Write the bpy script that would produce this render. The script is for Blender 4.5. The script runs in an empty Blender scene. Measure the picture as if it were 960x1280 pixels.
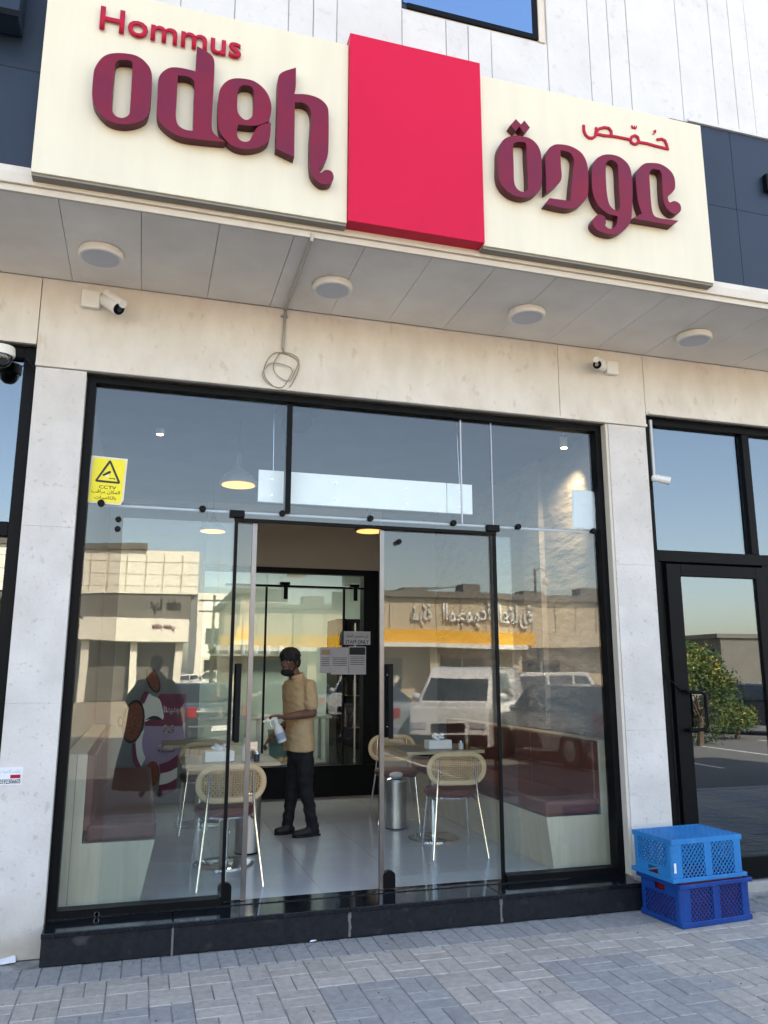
import bpy, bmesh, math, random, unicodedata
from mathutils import Vector, Matrix, noise
random.seed(7)
R = math.radians
sc = bpy.context.scene
col = sc.collection

# ------------------------------------------------------------------ camera
YAW, PITCH, FPX = 0.291245, 0.199526, 993.08
CAM = Vector((0.0, -5.423, 1.6))
cd = bpy.data.cameras.new('camera'); cam = bpy.data.objects.new('camera', cd); col.objects.link(cam)
cam.location = CAM; cam.rotation_euler = (math.pi/2+PITCH, 0, -YAW)
cd.sensor_fit = 'VERTICAL'; cd.sensor_height = 24; cd.lens = FPX/1280*24
cd.clip_start = 0.05; cd.clip_end = 3000
sc.camera = cam
# ------------------------------------------------------------------ light
SUN_EL, SUN_AZ = R(47), R(18)      # azimuth measured from +Y (behind the shop) towards +X
w = bpy.data.worlds.new('World'); sc.world = w; w.use_nodes = True
nt = w.node_tree; bg = nt.nodes['Background']
sky = nt.nodes.new('ShaderNodeTexSky'); sky.sky_type = 'NISHITA'; sky.sun_disc = False
sky.sun_elevation = SUN_EL; sky.sun_rotation = SUN_AZ; sky.dust_density = 2.0; sky.air_density = 1.0
nt.links.new(sky.outputs[0], bg.inputs[0]); bg.inputs[1].default_value = 0.13
sd = bpy.data.lights.new('sun', 'SUN'); sun = bpy.data.objects.new('sun', sd); col.objects.link(sun)
sd.energy = 3.6; sd.angle = R(0.5); sd.color = (1, .955, .88)
S = Vector((math.sin(SUN_AZ)*math.cos(SUN_EL), math.cos(SUN_AZ)*math.cos(SUN_EL), math.sin(SUN_EL)))
sun.rotation_euler = S.to_track_quat('Z', 'Y').to_euler(); sun.location = (0, 30, 40)
vs = sc.view_settings; vs.view_transform = 'Standard'; vs.look = 'None'; vs.exposure = 2.72; vs.gamma = 1
vs.use_white_balance = True; vs.white_balance_temperature = 7900; vs.white_balance_tint = 12
sc.cycles.max_bounces = 12; sc.cycles.transparent_max_bounces = 24; sc.cycles.diffuse_bounces = 5
sc.cycles.glossy_bounces = 5; sc.cycles.caustics_reflective = False; sc.cycles.caustics_refractive = False
sc.cycles.use_denoising = True; sc.cycles.sample_clamp_indirect = 6

# ------------------------------------------------------------------ measuring helpers (real positions in metres)
_cy, _sy, _cp, _sp = math.cos(YAW), math.sin(YAW), math.cos(PITCH), math.sin(PITCH)
_f = Vector((_sy*_cp, _cy*_cp, _sp)); _r = Vector((_cy, -_sy, 0)); _u = _r.cross(_f)
def _ray(px, py): return _f*FPX + _r*(px-480) + _u*(640-py)
def P(px, py, y):
    d = _ray(px, py); return CAM + d*((y-CAM.y)/d.y)
def PG(px, py, z):
    d = _ray(px, py); return CAM + d*((z-CAM.z)/d.z)
def XZ(px, py, y): p = P(px, py, y); return (p.x, p.z)

# ------------------------------------------------------------------ materials
def mat(name, c, rough=.6, metal=0, var=0.0, scale=6, bump=0, bscale=None, c2=None, stretch=(1,1,1), spec=.5, objvar=0, coat=0, detail=6, spots=0, spotc=(.1,.09,.08), spotscale=40, gen=False):
    m = bpy.data.materials.new(name); m.use_nodes = True; t = m.node_tree; b = t.nodes['Principled BSDF']
    b.inputs['Base Color'].default_value = (*c, 1); b.inputs['Roughness'].default_value = rough
    b.inputs['Metallic'].default_value = metal; b.inputs['Specular IOR Level'].default_value = spec
    if coat: b.inputs['Coat Weight'].default_value = coat; b.inputs['Coat Roughness'].default_value = .05
    L = t.links.new
    if var or bump or objvar or spots:
        tc = t.nodes.new('ShaderNodeTexCoord'); geo = t.nodes.new('ShaderNodeNewGeometry')
        mp = t.nodes.new('ShaderNodeMapping'); mp.inputs['Scale'].default_value = stretch
        L(tc.outputs['Object'] if gen else geo.outputs['Position'], mp.inputs[0])
        n = t.nodes.new('ShaderNodeTexNoise'); n.inputs['Scale'].default_value = scale; n.inputs['Detail'].default_value = detail; n.inputs['Roughness'].default_value = .6
        L(mp.outputs[0], n.inputs['Vector'])
        src = None
        if var:
            rp = t.nodes.new('ShaderNodeValToRGB'); rp.color_ramp.elements[0].position = .32; rp.color_ramp.elements[1].position = .68
            d = c2 if c2 else tuple(x*(1-var) for x in c)
            rp.color_ramp.elements[0].color = (*d, 1); rp.color_ramp.elements[1].color = (*c, 1)
            L(n.outputs['Fac'], rp.inputs[0]); src = rp.outputs[0]
        if spots:
            n3 = t.nodes.new('ShaderNodeTexNoise'); n3.inputs['Scale'].default_value = spotscale; n3.inputs['Detail'].default_value = 3
            L(mp.outputs[0], n3.inputs['Vector'])
            r3 = t.nodes.new('ShaderNodeValToRGB'); r3.color_ramp.elements[0].position = .62; r3.color_ramp.elements[1].position = .72
            r3.color_ramp.elements[0].color = (0,0,0,1); r3.color_ramp.elements[1].color = (spots,)*3+(1,)
            L(n3.outputs['Fac'], r3.inputs[0])
            mx = t.nodes.new('ShaderNodeMixRGB'); mx.inputs[2].default_value = (*spotc, 1); L(r3.outputs[0], mx.inputs[0])
            if src: L(src, mx.inputs[1])
            else: mx.inputs[1].default_value = (*c, 1)
            src = mx.outputs[0]
        if objvar:
            oi = t.nodes.new('ShaderNodeObjectInfo'); mr = t.nodes.new('ShaderNodeMapRange')
            mr.inputs['To Min'].default_value = 1-objvar; mr.inputs['To Max'].default_value = 1+objvar*.6
            L(oi.outputs['Random'], mr.inputs[0])
            mv = t.nodes.new('ShaderNodeVectorMath'); mv.operation = 'SCALE'
            if src: L(src, mv.inputs[0])
            else: mv.inputs[0].default_value = c
            L(mr.outputs[0], mv.inputs['Scale']); src = mv.outputs[0]
        if src: L(src, b.inputs['Base Color'])
        if bump:
            n2 = n
            if bscale:
                n2 = t.nodes.new('ShaderNodeTexNoise'); n2.inputs['Scale'].default_value = bscale; n2.inputs['Detail'].default_value = 5
                L(mp.outputs[0], n2.inputs['Vector'])
            bp = t.nodes.new('ShaderNodeBump'); bp.inputs['Strength'].default_value = bump; bp.inputs['Distance'].default_value = .06 if name == 'combed_plaster' else .01
            L(n2.outputs['Fac'], bp.inputs['Height']); L(bp.outputs[0], b.inputs['Normal'])
    return m
def emit(name, c, s):
    m = bpy.data.materials.new(name); m.use_nodes = True; b = m.node_tree.nodes['Principled BSDF']
    b.inputs['Base Color'].default_value = (*c, 1); b.inputs['Emission Color'].default_value = (*c, 1); b.inputs['Emission Strength'].default_value = s
    return m
def glassmat(name, tint=(.93, .96, .95), base=.045, tilt=0, gl=(1,1,1)):
    m = bpy.data.materials.new(name); m.use_nodes = True; t = m.node_tree; t.nodes.clear(); L = t.links.new
    o = t.nodes.new('ShaderNodeOutputMaterial'); tr = t.nodes.new('ShaderNodeBsdfTransparent'); g = t.nodes.new('ShaderNodeBsdfGlossy')
    tr.inputs[0].default_value = (*tint, 1); g.inputs['Roughness'].default_value = 0; g.inputs[0].default_value = (*gl, 1)
    lw = t.nodes.new('ShaderNodeLayerWeight'); lw.inputs[0].default_value = .5
    pw = t.nodes.new('ShaderNodeMath'); pw.operation = 'POWER'; pw.inputs[1].default_value = 4.5; L(lw.outputs['Facing'], pw.inputs[0])
    ma = t.nodes.new('ShaderNodeMath'); ma.operation = 'MULTIPLY_ADD'; ma.inputs[1].default_value = 1-base; ma.inputs[2].default_value = base
    L(pw.outputs[0], ma.inputs[0])
    mx = t.nodes.new('ShaderNodeMixShader'); L(ma.outputs[0], mx.inputs[0]); L(tr.outputs[0], mx.inputs[1]); L(g.outputs[0], mx.inputs[2])
    if tilt:
        geo = t.nodes.new('ShaderNodeNewGeometry'); n = t.nodes.new('ShaderNodeTexNoise'); n.inputs['Scale'].default_value = 1.1; n.inputs['Detail'].default_value = 1
        L(geo.outputs['Position'], n.inputs['Vector'])
        bp = t.nodes.new('ShaderNodeBump'); bp.inputs['Strength'].default_value = tilt; bp.inputs['Distance'].default_value = .02
        L(n.outputs['Fac'], bp.inputs['Height']); L(bp.outputs[0], g.inputs['Normal'])
    L(mx.outputs[0], o.inputs[0]); return m

M = {}
M['stone'] = mat('limestone', (.70,.66,.61), .75, var=.13, scale=3.2, bump=.25, bscale=45, stretch=(1.5,1,.8), c2=(.60,.55,.485), spots=.5, spotc=(.50,.43,.35), spotscale=11, detail=9)
M['stone_pier'] = mat('limestone_pale', (.64,.61,.585), .75, var=.1, scale=3, bump=.3, bscale=50, c2=(.53,.50,.47), spots=.6, spotc=(.42,.39,.36), spotscale=28)
M['clad'] = mat('white_cladding', (.62,.61,.60), .65, var=.1, scale=3, bump=.25, bscale=30, spots=.35, spotc=(.42,.41,.40), spotscale=16, objvar=.03)
M['soffit'] = mat('soffit_panel', (.80,.77,.725), .55, var=.12, scale=2.5, c2=(.69,.66,.615), bump=.08, objvar=.05)
M['trim'] = mat('canopy_trim', (.62,.56,.48), .6, var=.1, scale=8)
M['navy'] = mat('navy_panel', (.016,.028,.050), .4, spec=.3, var=.15, scale=2, objvar=.06)
M['cream'] = mat('cream_sign', (.70,.635,.485), .35, var=.06, scale=2, stretch=(4,1,.5))
M['signside'] = mat('sign_return', (.22,.20,.17), .5, var=.1)
M['red'] = mat('red_sign', (.60,.004,.043), .4, var=.05, scale=1.2, spec=.2)
M['maroon'] = mat('maroon_letter', (.20,.006,.026), .4, var=.12, scale=5, c2=(.145,.008,.035), spec=.25)
M['maroon_shaded'] = mat('maroon_return_shaded', (.085,.010,.022), .45, var=.1, scale=5, spec=.3)  # same letter maroon, with the shade on the letter sides put into the colour
M['redtext'] = mat('red_letter', (.42,.005,.03), .45, spec=.2, var=.03)
M['black'] = mat('black_frame', (.004,.0045,.0055), .45, var=.2, scale=9, spec=.1)
M['blackplastic'] = mat('black_plastic', (.004,.004,.005), .5, var=.1, spec=.12)
M['granite'] = mat('black_granite', (.004,.0055,.008), .1, var=.5, scale=60, c2=(.010,.012,.016), spots=.35, spotc=(.04,.04,.045), spotscale=7, spec=.35)
M['granite_face'] = mat('black_granite_worn', (.006,.0075,.011), .4, var=.4, scale=30, c2=(.014,.016,.02), bump=.2, spots=.6, spotc=(.06,.06,.065), spotscale=6, spec=.25)
M['mortar'] = mat('pale_mortar', (.15,.145,.14), .9, var=.2, scale=20)
M['steel'] = mat('polished_steel', (.62,.62,.62), .2, 1, var=.05)
M['chrome'] = mat('chrome', (.72,.72,.72), .1, 1, var=.02)
M['brushed'] = mat('brushed_steel', (.45,.45,.44), .32, 1, var=.15, scale=10, stretch=(1,1,.05))
M['post'] = mat('door_edge_metal', (.20,.20,.205), .35, 1, var=.1)
M['white'] = mat('white_plastic', (.75,.74,.71), .4, var=.05)
M['white_board'] = mat('white_board', (.95,.95,.95), .5, var=.04)
M['diffuser'] = mat('lamp_diffuser', (.48,.50,.56), .4, var=.03)
M['paver_b'] = mat('paver_grey', (.36,.352,.345), .85, var=.25, scale=22, bump=.6, bscale=90, objvar=.10, spots=.5, spotc=(.25,.24,.235), spotscale=5)
M['paver_t'] = mat('paver_tan', (.49,.445,.395), .85, var=.25, scale=22, bump=.6, bscale=90, objvar=.14, spots=.5, spotc=(.33,.30,.275), spotscale=5)
M['sand'] = mat('joint_sand', (.50,.48,.45), .95, var=.5, scale=5, c2=(.12,.115,.11), bump=.4)
M['asphalt'] = mat('asphalt', (.115,.113,.11), .9, var=.2, scale=3, bump=.4, bscale=60)
M['dirt'] = mat('sandy_ground', (.36,.30,.22), .95, var=.2, scale=.4, bump=.3)
M['kerb'] = mat('kerb_concrete', (.38,.37,.35), .85, var=.15, scale=8, bump=.3)
M['floor'] = mat('floor_tile', (.43,.46,.49), .2, var=.1, scale=2, objvar=.05)
M['grout'] = mat('grout', (.14,.14,.14), .9, var=.1)
M['wall_in'] = mat('interior_paint', (.22,.24,.24), .7, var=.06, scale=1.5)
M['beige_in'] = mat('interior_beige', (.42,.36,.31), .7, var=.05, scale=1.5)
M['ceil'] = mat('dark_ceiling', (.11,.125,.15), .8, var=.2, scale=2)
M['plaster'] = mat('combed_plaster', (.30,.305,.32), .5, var=.25, scale=5, bump=1.0, bscale=7, stretch=(1,.35,1))
M['wood'] = mat('pale_wood', (.60,.53,.40), .5, var=.2, scale=3, stretch=(6,6,.6), c2=(.50,.44,.33), bump=.05)
M['tablewood'] = mat('table_top_laminate', (.20,.17,.14), .35, var=.1, scale=4, stretch=(1,8,1))
M['tableedge'] = mat('table_edge_wood', (.45,.33,.20), .5, var=.15, scale=6)
M['leather'] = mat('burgundy_leather', (.13,.036,.028), .42, var=.2, scale=7, bump=.15, bscale=60)
M['rattan'] = mat('rattan', (.48,.31,.155), .55, var=.2, scale=14, c2=(.36,.22,.10))
M['rattanwood'] = mat('bent_rattan_rim', (.56,.40,.23), .45, var=.15, scale=9)
M['paper'] = mat('paper', (.72,.73,.76), .7, var=.04)
M['greypaper'] = mat('printed_sheet', (.60,.59,.66), .6, var=.15, scale=9)
M['ink'] = mat('ink', (.02,.02,.022), .6, var=.1)
M['skin'] = mat('skin', (.17,.08,.05), .5, var=.12, scale=14, c2=(.10,.043,.027), spec=.4)
M['tan'] = mat('tan_cotton', (.50,.345,.19), .85, var=.12, scale=12, bump=.4, bscale=16)
M['trouser'] = mat('black_trouser', (.004,.0045,.007), .85, var=.2, scale=8, bump=.3, bscale=14)
M['shoe'] = mat('black_shoe', (.004,.004,.004), .6, var=.2)
M['hair'] = mat('black_hair', (.004,.004,.004), .7, var=.3, scale=60, bump=.5, bscale=90)
M['crate_l'] = mat('light_blue_plastic', (.004,.20,.50), .42, var=.15, scale=5, c2=(.004,.16,.42), spec=.3, spots=.4, spotc=(.05,.22,.42), spotscale=18)
M['crate_d'] = mat('dark_blue_plastic', (.001,.055,.25), .4, var=.2, scale=5, c2=(.001,.035,.20), spec=.3, spots=.4, spotc=(.03,.07,.25), spotscale=18)
M['crate_r'] = mat('red_plastic', (.16,.008,.01), .4, var=.15)
M['yellow'] = mat('yellow_sticker', (.85,.72,.02), .5, var=.03)
M['yellowband'] = mat('amber_fascia', (.80,.42,.01), .5, var=.06, scale=.3)
M['bbeige'] = mat('opposite_wall', (.50,.43,.31), .8, var=.08, scale=.6)
M['bwhite'] = mat('opposite_white', (.86,.83,.72), .8, var=.06, scale=.4)
M['bgrey'] = mat('opposite_grey', (.16,.15,.13), .8, var=.2, scale=1)
M['carwhite'] = mat('white_car_paint', (.70,.70,.69), .25, var=.02, coat=1)
M['cardark'] = mat('dark_car_paint', (.03,.035,.045), .25, var=.05, coat=1)
M['carsilver'] = mat('silver_car_paint', (.30,.36,.40), .25, .3, var=.03, coat=1)
M['carglass'] = mat('car_glass', (.01,.012,.014), .05, var=.02, spec=1)
M['tyre'] = mat('tyre_rubber', (.02,.02,.02), .9, var=.2)
M['taillight'] = mat('tail_light', (.35,.01,.01), .2, var=.05)
M['leaf'] = mat('leaf_green', (.12,.19,.055), .7, var=.5, scale=3, c2=(.06,.10,.03))
M['flower'] = mat('yellow_flower', (.48,.38,.05), .7, var=.2, scale=9)
M['bark'] = mat('bark', (.14,.10,.07), .9, var=.3, scale=9, bump=.5)
M['glass'] = glassmat('shop_glass', (.92,.95,.95), base=.042, tilt=.10)
M['glass_n'] = glassmat('neighbour_glass', (.4,.43,.45), base=.15, gl=(.82,.92,1))
M['glass_sky'] = glassmat('upper_window_glass', (.12,.2,.3), base=.45, gl=(.45,.7,1.0))
M['shade'] = mat('slate_shade', (.10,.11,.13), .4, var=.05)
M['lampglow'] = emit('warm_lamp', (1,.50,.18), .3)
M['spotglow'] = emit('spot_lens', (1,.85,.65), 5)
M['panelglow'] = emit('cool_panel_lamp', (.85,.95,1), 3.2)
M['mirror'] = mat('dark_mirror', (.30,.33,.32), .04, 1, var=.02)
M['purple'] = mat('print_mauve', (.40,.30,.48), .5, var=.1, scale=5)
M['burg'] = mat('print_burgundy', (.20,.02,.07), .5, var=.1)
M['print_w'] = mat('print_white', (.88,.88,.86), .5, var=.05)
M['chili'] = mat('print_beans', (.42,.08,.03), .6, var=.9, scale=55, c2=(.05,.03,.015), spots=.6, spotc=(.42,.26,.12), spotscale=70)
M['greencrate'] = mat('green_plastic', (.01,.16,.08), .4, var=.1)
M['kitchen'] = mat('kitchen_tile', (.42,.50,.42), .35, var=.08, scale=3)
M['cable'] = mat('tan_cable', (.30,.25,.17), .6, var=.1)
M['conduit'] = mat('grey_conduit', (.42,.42,.41), .4, .5, var=.1)
M['amber'] = mat('amber_bottle', (.10,.035,.008), .1, var=.1, spec=.8)
M['bottle'] = mat('translucent_bottle', (.62,.63,.62), .25, var=.05)
M['bluelabel'] = mat('blue_label', (.25,.33,.45), .5, var=.05)

# brown splash dirt low on the piers
t = M['stone_pier'].node_tree; b = t.nodes['Principled BSDF']; L = t.links.new
src = b.inputs['Base Color'].links[0].from_socket; g_ = t.nodes.new('ShaderNodeNewGeometry'); sp_ = t.nodes.new('ShaderNodeSeparateXYZ'); L(g_.outputs['Position'], sp_.inputs[0])
mr = t.nodes.new('ShaderNodeMapRange'); mr.inputs['From Min'].default_value = .05; mr.inputs['From Max'].default_value = .42; mr.inputs['To Min'].default_value = 1; mr.inputs['To Max'].default_value = 0; L(sp_.outputs['Z'], mr.inputs[0])
nz = t.nodes.new('ShaderNodeTexNoise'); nz.inputs['Scale'].default_value = 7; nz.inputs['Detail'].default_value = 6; L(g_.outputs['Position'], nz.inputs['Vector'])
mm = t.nodes.new('ShaderNodeMath'); mm.operation = 'MULTIPLY'; L(mr.outputs[0], mm.inputs[0]); L(nz.outputs['Fac'], mm.inputs[1])
mx = t.nodes.new('ShaderNodeMixRGB'); mx.inputs[2].default_value = (.30,.24,.17,1); L(mm.outputs[0], mx.inputs[0]); L(src, mx.inputs[1]); L(mx.outputs[0], b.inputs['Base Color'])

# ------------------------------------------------------------------ object helpers
WL = {}
def tag(o, label=None, cat=None, group=None, kind=None):
    if label: o['label'] = label
    if cat: o['category'] = cat
    if group: o['group'] = group
    if kind: o['kind'] = kind
    return o
def thing(name, label, cat, loc=(0,0,0), rz=0, group=None):
    o = bpy.data.objects.new(name, None); col.objects.link(o); o.empty_display_size = .1
    o.location = loc; o.rotation_euler = (0,0,rz); WL[o] = Vector(loc)
    return tag(o, label, cat, group)
def link(name, me, parent=None, m=None, kind=None, smooth=None):
    o = bpy.data.objects.new(name, me); col.objects.link(o)
    if parent is not None: o.parent = parent; WL[o] = WL.get(parent, Vector())
    else: WL[o] = Vector()
    if m is not None and not me.materials: me.materials.append(m)
    if kind: o['kind'] = kind
    return o
def kids(o): return [c for c in bpy.data.objects if c.parent == o]
def copy_tree(o, parent=None):
    c = o.copy(); col.objects.link(c); c.parent = parent
    for ch in CH.get(o, kids(o)): copy_tree(ch, c)
    return c
CH = {}
class MB:
    def __init__(s): s.v = []; s.f = []; s.sm = []
    def add(s, vs, fs, smooth=False):
        b = len(s.v); s.v += [Vector(v) for v in vs]; s.f += [tuple(i+b for i in f) for f in fs]; s.sm += [smooth]*len(fs); return s
    def box(s, x0, x1, y0, y1, z0, z1, M4=None):
        v = [Vector(p) for p in ((x0,y0,z0),(x1,y0,z0),(x1,y1,z0),(x0,y1,z0),(x0,y0,z1),(x1,y0,z1),(x1,y1,z1),(x0,y1,z1))]
        if M4: v = [M4@p for p in v]
        return s.add(v, [(0,3,2,1),(4,5,6,7),(0,1,5,4),(1,2,6,5),(2,3,7,6),(3,0,4,7)])
    def prism(s, pts, y0, y1):           # outline in x,z extruded in y
        n = len(pts); v = [(x,y0,z) for x,z in pts]+[(x,y1,z) for x,z in pts]
        return s.add(v, [tuple(range(n)), tuple(range(2*n-1, n-1, -1))]+[(i,i+n,(i+1)%n+n,(i+1)%n) for i in range(n)])
    def tube(s, pts, r, n=10, cap=True, r2=None):
        pts = [Vector(p) for p in pts]; rs = r if isinstance(r, (list, tuple)) else [r]*len(pts)
        rings = []; up = None
        for i, p in enumerate(pts):
            t = (pts[min(i+1, len(pts)-1)]-pts[max(i-1, 0)]).normalized()
            if up is None: up = t.orthogonal().normalized()
            up = (up - t*up.dot(t)).normalized(); sd_ = t.cross(up)
            rings.append([p+(up*math.cos(2*math.pi*k/n)+sd_*math.sin(2*math.pi*k/n))*rs[i] for k in range(n)])
        v = [q for rr in rings for q in rr]; f = []
        for i in range(len(pts)-1):
            for k in range(n): f.append((i*n+k, i*n+(k+1)%n, (i+1)*n+(k+1)%n, (i+1)*n+k))
        if cap: f += [tuple(range(n-1, -1, -1)), tuple((len(pts)-1)*n+k for k in range(n))]
        return s.add(v, f, True)
    def lathe(s, prof, c=(0,0,0), n=24, ax='z'):   # prof: (r,z)
        v = []; c = Vector(c)
        for r, z in prof:
            for k in range(n):
                a = 2*math.pi*k/n
                p = {'z': Vector((r*math.cos(a), r*math.sin(a), z)), 'y': Vector((r*math.cos(a), z, r*math.sin(a))), 'x': Vector((z, r*math.cos(a), r*math.sin(a)))}[ax]
                v.append(c+p)
        f = []
        for i in range(len(prof)-1):
            for k in range(n): f.append((i*n+k, i*n+(k+1)%n, (i+1)*n+(k+1)%n, (i+1)*n+k))
        f += [tuple(range(n-1, -1, -1)), tuple((len(prof)-1)*n+k for k in range(n))]
        return s.add(v, f, True)
    def ball(s, c, r, n=14, M4=None):
        r = Vector(r) if not isinstance(r, (int, float)) else Vector((r, r, r)); v = []; f = []; m = n//2
        for i in range(m+1):
            th = math.pi*i/m
            for k in range(n):
                a = 2*math.pi*k/n; p = Vector((r.x*math.sin(th)*math.cos(a), r.y*math.sin(th)*math.sin(a), r.z*math.cos(th)))
                if M4: p = M4@p
                v.append(p+Vector(c))
        for i in range(m):
            for k in range(n): f.append((i*n+k, (i+1)*n+k, (i+1)*n+(k+1)%n, i*n+(k+1)%n))
        return s.add(v, f, True)
    def mesh(s, name, off=Vector()):
        me = bpy.data.meshes.new(name); me.from_pydata([v-off for v in s.v], [], s.f)
        me.polygons.foreach_set('use_smooth', s.sm); me.validate()
        bm = bmesh.new(); bm.from_mesh(me); bmesh.ops.recalc_face_normals(bm, faces=bm.faces); bm.to_mesh(me); bm.free()
        return me
    def build(s, name, m, parent=None, bevel=0, kind=None, local=False, seg=2):
        off = Vector() if (parent is None or local) else WL.get(parent, Vector())
        o = link(name, s.mesh(name, off), parent, m, kind)
        if any(s.sm): fix_sharp(o.data)
        if bevel:
            b = o.modifiers.new('bevel', 'BEVEL'); b.width = bevel; b.segments = seg; b.limit_method = 'ANGLE'; b.harden_normals = False
        return o
def fix_sharp(me, ang=R(40)):
    bm = bmesh.new(); bm.from_mesh(me)
    for e in bm.edges:
        if len(e.link_faces) == 2 and e.calc_face_angle(0) > ang: e.smooth = False
    bm.to_mesh(me); bm.free()
def box(name, m, parent, x0, x1, y0, y1, z0, z1, bevel=0, kind=None, local=False):
    return MB().box(x0, x1, y0, y1, z0, z1).build(name, m, parent, bevel, kind, local)
def struct(name, mb, m, parent=None):
    o = mb.build(name, m, parent); o['kind'] = 'structure'; return o

def smooth_loop(pts, sub=5):
    n = len(pts); out = []
    for i in range(n):
        p0, p1, p2, p3 = pts[i-1], pts[i], pts[(i+1)%n], pts[(i+2)%n]
        c1 = len(p1) > 2; c2 = len(p2) > 2
        a = Vector(p1[:2]); b = Vector(p2[:2])
        ta = (b-a) if c1 else (b-Vector(p0[:2]))*.5
        tb = (b-a) if c2 else (Vector(p3[:2])-a)*.5
        L = (b-a).length
        if ta.length > 1.3*L: ta *= 1.3*L/ta.length
        if tb.length > 1.3*L: tb *= 1.3*L/tb.length
        for k in range(sub):
            t = k/sub; t2, t3 = t*t, t*t*t
            out.append(a*(2*t3-3*t2+1)+ta*(t3-2*t2+t)+b*(-2*t3+3*t2)+tb*(t3-t2))
    return out
def curve_plate(name, loops, y0, y1, m, parent, bevel=0, m_side=None):   # loops in x,z; solid between y0 (front) and y1
    cu = bpy.data.curves.new(name, 'CURVE'); cu.dimensions = '2D'; cu.fill_mode = 'BOTH'; cu.extrude = abs(y1-y0)/2-bevel
    cu.bevel_depth = bevel; cu.bevel_resolution = 1
    for lp in loops:
        sp = cu.splines.new('POLY'); sp.points.add(len(lp)-1)
        for i, p in enumerate(lp): sp.points[i].co = (p[0], p[1], 0, 1)
        sp.use_cyclic_u = True
    return curve_to_mesh(name, cu, Matrix.Translation((0, (y0+y1)/2, 0))@Matrix.Rotation(math.pi/2, 4, 'X'), m, parent, m_side)
def curve_to_mesh(name, cu, mw, m, parent, m_side=None):
    o = bpy.data.objects.new('tmp', cu); col.objects.link(o)
    dg = bpy.context.evaluated_depsgraph_get()
    me = bpy.data.meshes.new_from_object(o.evaluated_get(dg)); bpy.data.objects.remove(o); bpy.data.curves.remove(cu)
    off = WL.get(parent, Vector()) if parent is not None else Vector()
    me.transform(Matrix.Translation(-off)@mw); me.name = name
    me.materials.clear(); me.materials.append(m)
    if m_side:
        me.materials.append(m_side)
        nrm = (mw.to_3x3()@Vector((0,0,1))).normalized()
        for p in me.polygons: p.material_index = 0 if p.normal.dot(nrm) > .5 else 1
    for p in me.polygons: p.use_smooth = False
    return link(name, me, parent)
# Arabic letters joined through their contextual forms
_FORMS = {}
for cp in list(range(0xFE80, 0xFEFD)):
    d = unicodedata.decomposition(chr(cp)).split()
    if len(d) == 2: _FORMS[(chr(int(d[1], 16)), d[0])] = chr(cp)
def ar(s):
    out = []; nj = 'اأإآدذرزوؤةىء '
    for i, c in enumerate(s):
        if 0x620 <= ord(c) <= 0x64A:
            pj = i > 0 and s[i-1] not in nj and 0x620 <= ord(s[i-1]) <= 0x64A
            nx = i+1 < len(s) and s[i+1] != ' ' and c not in nj and 0x620 <= ord(s[i+1]) <= 0x64A
            k = '<medial>' if pj and nx else '<final>' if pj else '<initial>' if nx else '<isolated>'
            out.append(_FORMS.get((c, k), c))
        else: out.append(c)
    return ''.join(reversed(out))
def text(name, body, m, parent, mw, width=None, height=None, extrude=.002, bold=0, shear=0):
    """text fitted into width x height, lower-left corner at the origin of mw, reading along its x axis"""
    cu = bpy.data.curves.new(name, 'FONT'); cu.body = body; cu.size = 1; cu.resolution_u = 3; cu.offset = bold; cu.shear = shear
    o = bpy.data.objects.new('tmp', cu); col.objects.link(o)
    dg = bpy.context.evaluated_depsgraph_get(); me = bpy.data.meshes.new_from_object(o.evaluated_get(dg)); bpy.data.objects.remove(o)
    if not me.vertices: return None
    xs = [v.co.x for v in me.vertices]; ys = [v.co.y for v in me.vertices]
    sx = width/(max(xs)-min(xs)) if width else None; sy = height/(max(ys)-min(ys)) if height else None
    sx = sx or sy; sy = sy or sx
    me.transform(Matrix.Diagonal((sx, sy, 1, 1))@Matrix.Translation((-min(xs), -min(ys), 0)))
    bm = bmesh.new(); bm.from_mesh(me)
    bmesh.ops.remove_doubles(bm, verts=bm.verts, dist=1e-5)
    if extrude:
        g = bmesh.ops.extrude_face_region(bm, geom=bm.faces[:])
        bmesh.ops.translate(bm, verts=[e for e in g['geom'] if isinstance(e, bmesh.types.BMVert)], vec=(0,0,extrude))
        bmesh.ops.recalc_face_normals(bm, faces=bm.faces)
    bm.to_mesh(me); bm.free()
    off = WL.get(parent, Vector()) if parent is not None else Vector()
    me.transform(Matrix.Translation(-off)@mw); me.name = name; me.materials.clear(); me.materials.append(m)
    return link(name, me, parent)
def wallM(x, y, z, rz=0): return Matrix.Translation((x, y, z))@Matrix.Rotation(rz, 4, 'Z')@Matrix.Rotation(math.pi/2, 4, 'X')
FZ = .18

# ================================================================== SETTING
ROADZ = -.14
gb = MB().add([(-600,-900,ROADZ-.03),(600,-900,ROADZ-.03),(600,300,ROADZ-.03),(-600,300,ROADZ-.03)], [(0,1,2,3)])
struct('ground', gb, M['dirt'])
rb = MB(); rb.add([(-90,-19,ROADZ),(90,-19,ROADZ),(90,-4.62,ROADZ),(-90,-4.62,ROADZ)], [(0,1,2,3)])
road = struct('car_park_road', rb, M['asphalt'])
lb = MB()
for i in range(22):
    x = -26+i*2.6; lb.add([(x,-12.6,ROADZ+.004),(x+.1,-12.6,ROADZ+.004),(x+.1,-7.6,ROADZ+.004),(x,-7.6,ROADZ+.004)], [(0,1,2,3)])
struct('bay_marking', lb, M['white'], road)
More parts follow.
